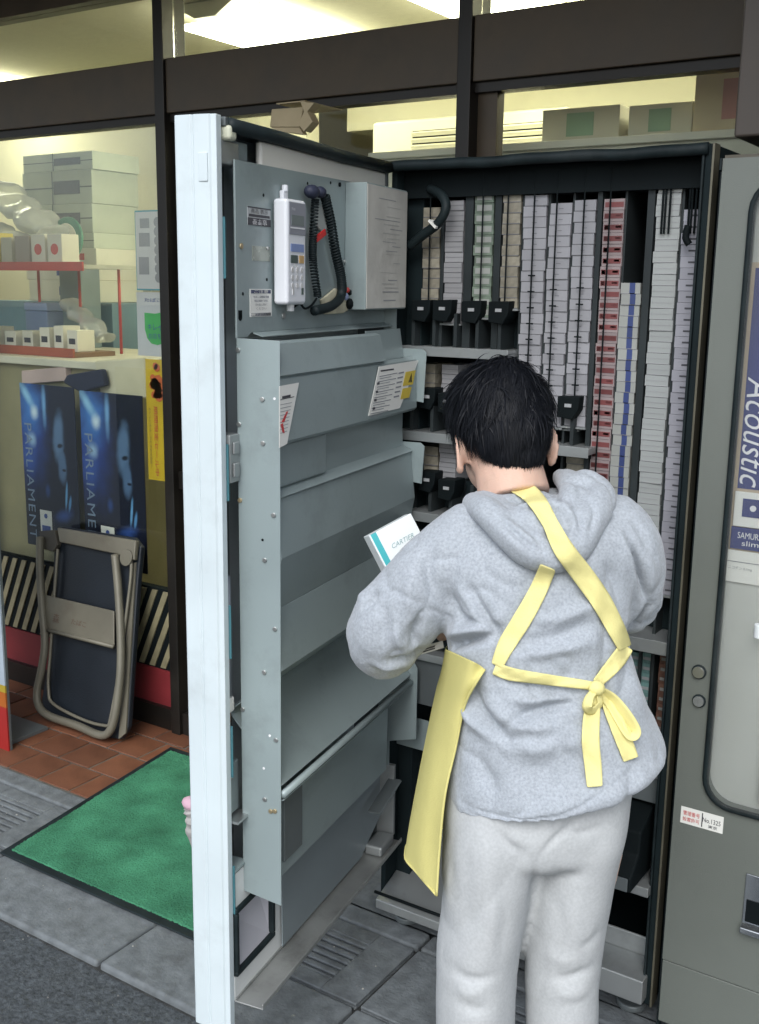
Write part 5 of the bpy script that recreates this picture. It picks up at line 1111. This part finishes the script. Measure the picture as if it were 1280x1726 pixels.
# neck and head, bowed forward and turned a little to the left
yawv = math.radians(-10); hf = FH*math.cos(yawv)+RH*math.sin(yawv); hr = RH*math.cos(yawv)-FH*math.sin(yawv)
tl = math.radians(26); hu = ZU*math.cos(tl)+hf*math.sin(tl); hfw = hf*math.cos(tl)-ZU*math.sin(tl); HA = np.array([hr, hfw, hu])
hc = J(846, 712, 1.80)
def H(a, b_, c_): return hc+hr*a+hfw*b_+hu*c_
bd.tube([J(868, 840, 1.735), J(862, 812, 1.748), J(856, 785, 1.768), H(0, .005, -.06)], [.060, .058, .056, .060], 18)
bd.ball(hc, .077, .092, .098, 24, ax=HA); bd.ball(H(0, .045, -.055), .056, .058, .062, 18, ax=HA); bd.ball(H(0, .085, -.095), .024, .022, .02, 12, ax=HA)
bd.prism([H(-.011, .098, -.04), H(.011, .098, -.04), H(.004, .098, .0), H(-.004, .098, .0)], hfw*.022); bd.ball(H(0, .115, -.04), .011, .012, .010, 10, ax=HA)
bd.ball(H(0, .098, -.068), .022, .010, .006, 12, ax=HA); bd.ball(H(0, .097, -.078), .019, .010, .006, 12, ax=HA)
for s in (-1, 1): bd.ball(H(.03*s, .082, .012), .022, .012, .007, 12, ax=HA)
# ears: helix ring, lobe and bowl
def ear(c, s):
    e = [c+hu*.030*math.cos(a)+hfw*(-.017*math.sin(a)-.004)+hr*s*(.006+.006*math.sin(a)) for a in np.linspace(-.3, math.pi*1.12, 12)]
    bd.tube(e, [.0045]*9+[.006, .0075, .0075], 8); bd.ball(c+hr*s*.002-hfw*.004, .0055, .015, .026, 12, ax=HA); bd.ball(c-hu*.028-hfw*.002+hr*s*.004, .006, .009, .010, 10, ax=HA)
ear(J(778, 764, 1.775), -1); ear(J(921, 752, 1.80), 1)
# hands
def hand(w, fwd, side, nrm, curl, thumb=1, spread=.006):
    """w wrist, fwd to the knuckles, side towards the thumb, nrm out of the palm"""
    w = np.asarray(w); bd.loft([[w+fwd*a+side*b_*math.cos(t)+nrm*c_*math.sin(t) for t in np.linspace(0, 2*math.pi, 12, endpoint=False)] for a, b_, c_ in ((-.01, .024, .019), (.03, .034, .015), (.06, .040, .014), (.085, .040, .012))])
    for k, (o, ln) in enumerate(((.030, .070), (.010, .078), (-.011, .073), (-.030, .058))):
        p = w+fwd*.078+side*o; P = [p]; ang = .15; f = fwd
        for j in range(3):
            ang += curl; f = fwd*math.cos(ang)+nrm*math.sin(ang); p = p+f*ln*(.45, .31, .24)[j]; P.append(p)
        c = spline(P, 4); bd.tube(c, np.linspace(.0095, .0072, len(c)), 8); bd.ball(c[-1], .0072, seg=8)
    P = [w+fwd*.015+side*.028, w+fwd*.045+side*.052+nrm*.010, w+fwd*.072+side*.058+nrm*.024, w+fwd*.092+side*.052+nrm*.032]
    c = spline(P, 4); bd.tube(c, np.linspace(.013, .008, len(c)), 8); bd.ball(c[-1], .008, seg=8)
# carton frame (held in the left hand)
cTL, cTR = J(622, 903, 1.845), J(693, 865, 1.875); ce1 = (cTR-cTL)/np.linalg.norm(cTR-cTL); cw = np.linalg.norm(cTR-cTL)
cBL = J(641, 972, 1.83); t2 = cBL-cTL; t2 = t2-ce1*(t2@ce1); ce2 = t2/np.linalg.norm(t2); ce3 = np.cross(ce1, ce2); ce3 = ce3 if ce3@FH > 0 else -ce3
ch, cd = .165, .042
palm = cTL+ce1*(cw*.62)+ce2*(ch*.93)+ce3*(cd+.016)
hand(palm+ce2*.075+ce1*.01, -ce2, ce1, -ce3, .12)
hand(J(1000, 955, 1.93), (FH*.75+ZU*.55-RH*.3)/np.linalg.norm(FH*.75+ZU*.55-RH*.3), -RH, -ZU*.7+FH*.4, .35)
me_b = remesh(bd, .0052, 4, .4)
skin = mat('skin', (.60, .40, .31), .55, var=.08, scale=18, bump=.15, bscale=250, spec=.35)
skin.node_tree.nodes['Principled BSDF'].inputs['Subsurface Weight'].default_value = .12; skin.node_tree.nodes['Principled BSDF'].inputs['Subsurface Radius'].default_value = (.012, .005, .003)
body = link(me_b, 'body', skin, per)
for s in (-1, 1): MB().ball(H(.03*s, .080, -.004), .012, .012, .009, 12, ax=HA).build('eye', mat('eye_white', (.7, .7, .68), .2), per, smooth=True)
# ---- hair: cap plus many short strands
hm = MB(); hm.ball(H(-.002, -.004, .012), .081, .095, .094, 28, ax=HA); hm.ball(H(-.030, .02, .045), .050, .06, .048, 16, ax=HA); hm.ball(H(.002, -.042, -.030), .066, .056, .066, 20, ax=HA); hm.ball(H(.004, -.050, -.068), .050, .036, .030, 16, ax=HA); hm.ball(H(0, .03, .04), .080, .080, .075, 20, ax=HA)
me_c = remesh(hm, .006, 5); Vc, Nc = getv(me_c)
Vc = Vc+Nc*(.0035*vnoise(Vc, 70, 21)+.003*vnoise(Vc, 35, 22))[:, None]; me_c.vertices.foreach_set('co', Vc.ravel()); me_c.update()
hairm = bpy.data.materials.new('black_hair'); hairm.use_nodes = True; hbm = hairm.node_tree.nodes['Principled BSDF']; hbm.inputs['Base Color'].default_value = (.0055, .0065, .0095, 1); hbm.inputs['Roughness'].default_value = .55; hbm.inputs['Specular IOR Level'].default_value = .2
cap = link(me_c, 'hair', hairm, per)
Vc, Nc = getv(me_c); crown = H(.008, -.035, .085)
sm_ = MB(); rs_ = np.random.default_rng(5); loc = (Vc-hc)@np.array(HA).T
ok = np.where((loc[:, 1] < .075))[0]
for i in rs_.choice(ok, 14000):
    p = Vc[i]; n = Nc[i]; away = p-crown; away = away/(np.linalg.norm(away)+1e-6)
    t = away*.9-ZU*.75+rs_.standard_normal(3)*.26; zl = (p-hc)@hu; t = t-hr*((p-hc)@hr)*(5 if zl < -.015 else 0); t = t-n*(t@n); t /= np.linalg.norm(t)+1e-9
    zl = (p-hc)@hu; ln = rs_.uniform(.016, .042)*(.6 if zl < -.04 else 1); w = rs_.uniform(.0006, .0013); lift = rs_.uniform(.0, .45)*(1 if zl > -.01 else .3)
    sd = np.cross(t, n); P = []
    for k in range(4):
        f = k/3; q = p+t*ln*f+n*(.0015+ln*lift*f-.35*ln*f*f*.6)+np.array([0, 0, -.3*ln*f*f]); ww = w*(1-f*.9); P += [q-sd*ww, q+sd*ww]
    sm_.add(P, [(2*k, 2*k+1, 2*k+3, 2*k+2) for k in range(3)])
# heavier tufts that break the outline
top = np.where((loc[:, 2] > -.03) & (loc[:, 1] < .08))[0]
for i in rs_.choice(top, 800):
    p = Vc[i]; n = Nc[i]; away = p-crown; away = away/(np.linalg.norm(away)+1e-6); t = away*.8-ZU*.35+rs_.standard_normal(3)*.4; t = t-n*(t@n); t /= np.linalg.norm(t)+1e-9
    ln = rs_.uniform(.020, .044); w = rs_.uniform(.0014, .0030); lift = rs_.uniform(.15, .55); sd = np.cross(t, n); P = []
    for k in range(5):
        f = k/4; q = p+t*ln*f+n*(.001+ln*lift*f-.30*ln*f*f)+np.array([0, 0, -.22*ln*f*f]); ww = w*(1-f)**.7+.0002; P += [q-sd*ww, q+n*ww*.6, q+sd*ww]
    sm_.add(P, [(3*k+a, 3*k+a+1, 3*k+a+4, 3*k+a+3) for k in range(4) for a in (0, 1)])
sm_.build('hair_strands', hairm, per)
# ---- shoes
for x, d in ((801, 1.655), (955, 1.665)):
    q = J(x, 2010, d); q = np.array([q[0], q[1], 0]); b = MB()
    prof = [(-.085, .034, .055), (-.06, .042, .085), (.0, .043, .090), (.06, .047, .065), (.12, .047, .045), (.16, .034, .035)]
    b.loft([[q+FH*a+RH*w_*math.cos(t)+ZU*(h_/2+h_/2*math.sin(t)) for t in np.linspace(0, 2*math.pi, 16, endpoint=False)] for a, w_, h_ in prof])
    b.build('shoe', mat('shoe_canvas', (.10, .10, .12), .7), per, smooth=True)
# ---- apron: bib skirt wrapped round the front, open at the back
apm = mat('yellow_cotton', (.66, .60, .23), .85, var=.05, scale=9, bump=.25, bscale=420, spec=.15, dirt=.15, dscale=9, dcol=(.5, .45, .2))
rowsA = [  # back edge, silhouette, further round the front, other side
 [(817, 1128, 1.575), (793, 1112, 1.575), (757, 1097, 1.66), (766, 1085, 1.79), (900, 1060, 1.83), (1040, 1070, 1.78), (1058, 1085, 1.70)],
 [(803, 1150, 1.565), (775, 1150, 1.60), (748, 1146, 1.70), (760, 1120, 1.81), (900, 1100, 1.85), (1050, 1110, 1.79), (1064, 1120, 1.70)],
 [(783, 1190, 1.590), (757, 1190, 1.63), (738, 1186, 1.73), (752, 1150, 1.83), (900, 1130, 1.87), (1050, 1140, 1.80), (1068, 1155, 1.70)],
 [(768, 1260, 1.600), (740, 1258, 1.645), (722, 1250, 1.74), (740, 1215, 1.84), (890, 1190, 1.88), (1040, 1205, 1.80), (1060, 1215, 1.70)],
 [(750, 1340, 1.590), (722, 1340, 1.64), (705, 1330, 1.73), (725, 1295, 1.83), (880, 1265, 1.88), (1030, 1280, 1.80), (1048, 1300, 1.70)],
 [(741, 1430, 1.585), (708, 1415, 1.645), (690, 1398, 1.72), (715, 1365, 1.82), (870, 1335, 1.88), (1020, 1350, 1.80), (1045, 1372, 1.69)],
 [(736, 1509, 1.580), (704, 1472, 1.645), (683, 1441, 1.72), (712, 1405, 1.82), (870, 1375, 1.88), (1015, 1400, 1.80), (1043, 1450, 1.68)]]
grid = [[J(*p) for p in r] for r in rowsA]; grid = [spline(r, 5) for r in grid]; nc = len(grid[0])
cols_ = [spline([grid[i][j] for i in range(len(grid))], 5) for j in range(nc)]; nr = len(cols_[0])
b = MB(); b.add([cols_[j][i]+FH*.004*math.sin(.9*j+.25*i) for j in range(nc) for i in range(nr)], [(j*nr+i, (j+1)*nr+i, (j+1)*nr+i+1, j*nr+i+1) for j in range(nc-1) for i in range(nr-1)])
o = b.build('apron', apm, per, smooth=True); crisp(o, 2); s_ = o.modifiers.new('solid', 'SOLIDIFY'); s_.thickness = .0014; s_.offset = 0
# stitched hem on the free edge
b = MB(); b.tube([c_ + CF*-.0022 for c_ in cols_[0]], .0022, 6); b.tube([cols_[j][-1] for j in range(nc)], .0022, 6); b.build('apron_hem', apm, per, smooth=True)
def ribbon(name, P, wd, off=.0045, d0=None, sub=4, smooth=5, twist=None):
    """cotton tape laid over the hoodie along a pixel path"""
    Ps = np.array(spline([np.array(p, float) for p in P], 7)); n = len(Ps); wd = np.interp(np.linspace(0, 1, n), np.linspace(0, 1, len(wd)), wd)
    T = np.gradient(Ps, axis=0); T /= np.linalg.norm(T, axis=1)[:, None]+1e-9; S = np.stack([-T[:, 1], T[:, 0]], 1)
    G = np.zeros((n, sub+1)); DR = np.zeros((n, sub+1, 3))
    for i in range(n):
        for k in range(sub+1):
            q = Ps[i]+S[i]*wd[i]*(k/sub-.5); ds, dv = hit(*q); DR[i, k] = dv; G[i, k] = ds if ds is not None and ds < 2.3 else np.nan
    if np.isnan(G).any():
        for k in range(sub+1):
            g = G[:, k]; okk = ~np.isnan(g); G[:, k] = np.interp(range(n), np.where(okk)[0], g[okk]) if okk.any() else np.nan
        for i in range(n):
            g = G[i]; okk = ~np.isnan(g); G[i] = np.interp(range(sub+1), np.where(okk)[0], g[okk]) if okk.any() else 1.8
    Graw = G.copy(); ker = np.ones(smooth)/smooth
    for k in range(sub+1): G[:, k] = np.convolve(np.pad(G[:, k], smooth//2, 'edge'), ker, 'valid')[:n]
    mean = G.mean(1, keepdims=True); G = mean+(G-mean)*.55
    G = np.minimum(G, Graw)
    for k in range(sub+1): G[:, k] = np.minimum(G[:, k], np.convolve(np.pad(G[:, k], 2, 'edge'), np.ones(5)/5, 'valid')[:n])
    b = MB(); pts_ = []
    for i in range(n):
        for k in range(sub+1):
            o_ = off+(twist[min(len(twist)-1, int(i/n*len(twist)))]*(k/sub-.5) if twist else 0); pts_.append(CAM+DR[i, k]*(G[i, k]-o_-.0012*math.sin(i*.55+k*.9+len(P))-.0008*math.sin(i*1.3+k*2)))
    b.add(pts_, [(i*(sub+1)+k, (i+1)*(sub+1)+k, (i+1)*(sub+1)+k+1, i*(sub+1)+k+1) for i in range(n-1) for k in range(sub)])
    o = b.build(name, tapem, per, smooth=True); crisp(o, 1); s_ = o.modifiers.new('solid', 'SOLIDIFY'); s_.thickness = .0012; s_.offset = 0; return o
tapem = mat('yellow_tape', (.76, .69, .30), .85, var=.04, scale=12, bump=.3, bscale=420, spec=.15)
ribbon('apron_strap', [(862, 822), (888, 828), (908, 848), (928, 882), (950, 925), (985, 972), (1015, 1015), (1040, 1062), (1054, 1092)], [12, 30, 30, 26, 34, 36, 34, 30, 22], .0085, smooth=9)
ribbon('apron_strap', [(924, 956), (905, 1000), (880, 1045), (855, 1085), (838, 1122)], [28, 30, 32, 30, 20], .0042)
ribbon('waist_tie', [(834, 1126), (860, 1136), (905, 1143), (955, 1150), (1000, 1156)], [22, 22, 19, 17, 14], .005)
ribbon('waist_tie', [(1006, 1152), (1025, 1132), (1042, 1112), (1057, 1090)], [16, 24, 27, 24], .005)
ribbon('bow_tail', [(1004, 1172), (998, 1205), (996, 1250), (1000, 1290), (1003, 1326)], [18, 28, 30, 29, 26], .006)
ribbon('bow_tail', [(1016, 1165), (1030, 1195), (1045, 1230), (1056, 1258), (1064, 1280)], [12, 24, 28, 27, 26], .006)
# knot and loops
def J2(px, py, lift):
    ds, dv = hit(px, py); ds = ds or 1.80; return CAM+dv*(ds-lift)
kn = J2(1006, 1160, .012); b = MB(); b.ball(kn, .013, .011, .012, 14, ax=np.array([RH, FH, ZU])); b.build('bow_knot', tapem, per, smooth=True)
def loop(P, w, name):
    c = spline([J2(*p) for p in P], 7); b = MB(); n = len(c); pts_ = []
    for i, p in enumerate(c):
        t = c[min(i+1, n-1)]-c[max(i-1, 0)]; t /= np.linalg.norm(t)+1e-9; s = np.cross(t, CF); s /= np.linalg.norm(s)+1e-9; s = s*.6+CF*-.55
        for k in (-1, 0, 1): pts_.append(p+s*w*k*(.55+.45*math.sin(math.pi*i/(n-1))))
    b.add(pts_, [(i*3+k, (i+1)*3+k, (i+1)*3+k+1, i*3+k+1) for i in range(n-1) for k in range(2)]); o = b.build(name, tapem, per, smooth=True); crisp(o, 1); s_ = o.modifiers.new('solid', 'SOLIDIFY'); s_.thickness = .0012; s_.offset = 0
loop([(1010, 1162, .012), (1032, 1176, .015), (1054, 1204, .017), (1068, 1230, .015), (1062, 1236, .010), (1046, 1214, .008), (1028, 1186, .009), (1010, 1166, .010)], .016, 'bow_loop')
loop([(1004, 1164, .012), (994, 1176, .022), (990, 1192, .024), (998, 1199, .014), (1012, 1186, .010), (1008, 1168, .010)], .011, 'bow_loop')

# ================================================================== CARTON IN THE LEFT HAND
cto = (cTL+ce1*cw/2+ce2*ch)
ctn = empty('cigarette_carton', (0, 0, 0)); tag(ctn, 'white cigarette carton with a teal edge stripe, held up beside the grey sleeve', 'carton')
cwm = mat('carton_white', (.78, .82, .82), .4, var=.03); tealm = mat('carton_teal', (.06, .42, .45), .4, var=.05)
P = [cTL, cTL+ce1*cw, cTL+ce1*cw+ce2*ch, cTL+ce2*ch]
MB().prism(P, ce3*cd).build('box', cwm, ctn, bevel=.0012)
e = -ce3*.0006
MB().prism([cTL+ce1*.003+e, cTL+ce1*.014+e, cTL+ce1*.014+ce2*(ch-.002)+e, cTL+ce1*.003+ce2*(ch-.002)+e], ce3*.0004).build('teal_stripe', tealm, ctn)
b = MB(); put_text(b, 'CARTIER', cTL+ce1*cw*.58+ce2*.036-ce3*.0010, ce1, -ce2, w=cw*.52, h=.0085, shear=.35); b.build('lettering', mat('carton_grey_print', (.30, .42, .43), .5), ctn)
b = MB(); put_text(b, 'Mild', cTL+ce1*cw*.58+ce2*.056-ce3*.0010, ce1, -ce2, w=cw*.16, h=.005); b.build('lettering', mat('carton_pale_print', (.50, .62, .62), .5), ctn)
# folded leaflet tucked under the left sleeve
lf = [J2(693, 1117, .004), J2(750, 1100, .004), J2(752, 1112, .004), J2(692, 1130, .004)]
lfo = empty('leaflet', (0, 0, 0)); tag(lfo, 'narrow white printed leaflet sticking out under the left sleeve', 'leaflet')
MB().prism([p+FH*.06 for p in lf], FH*.004+ZU*-.0005).build('sheet', paper, lfo)
b = MB(); 
for k in range(2):
    a = lf[0]*(.7-.3*k)+lf[3]*(.3+.3*k); c = lf[1]*(.7-.3*k)+lf[2]*(.3+.3*k); d = c-a; b.prism([a+d*.2, a+d*.75, a+d*.75-ZU*.0022, a+d*.2-ZU*.0022], FH*.0006)
b.v = [tuple(np.array(p)+FH*.0590) for p in b.v]; b.build('print', ink, lfo)
for o_ in list(bpy.data.objects):
    if o_.type == 'MESH' and o_.users_collection == (): bpy.data.objects.remove(o_)
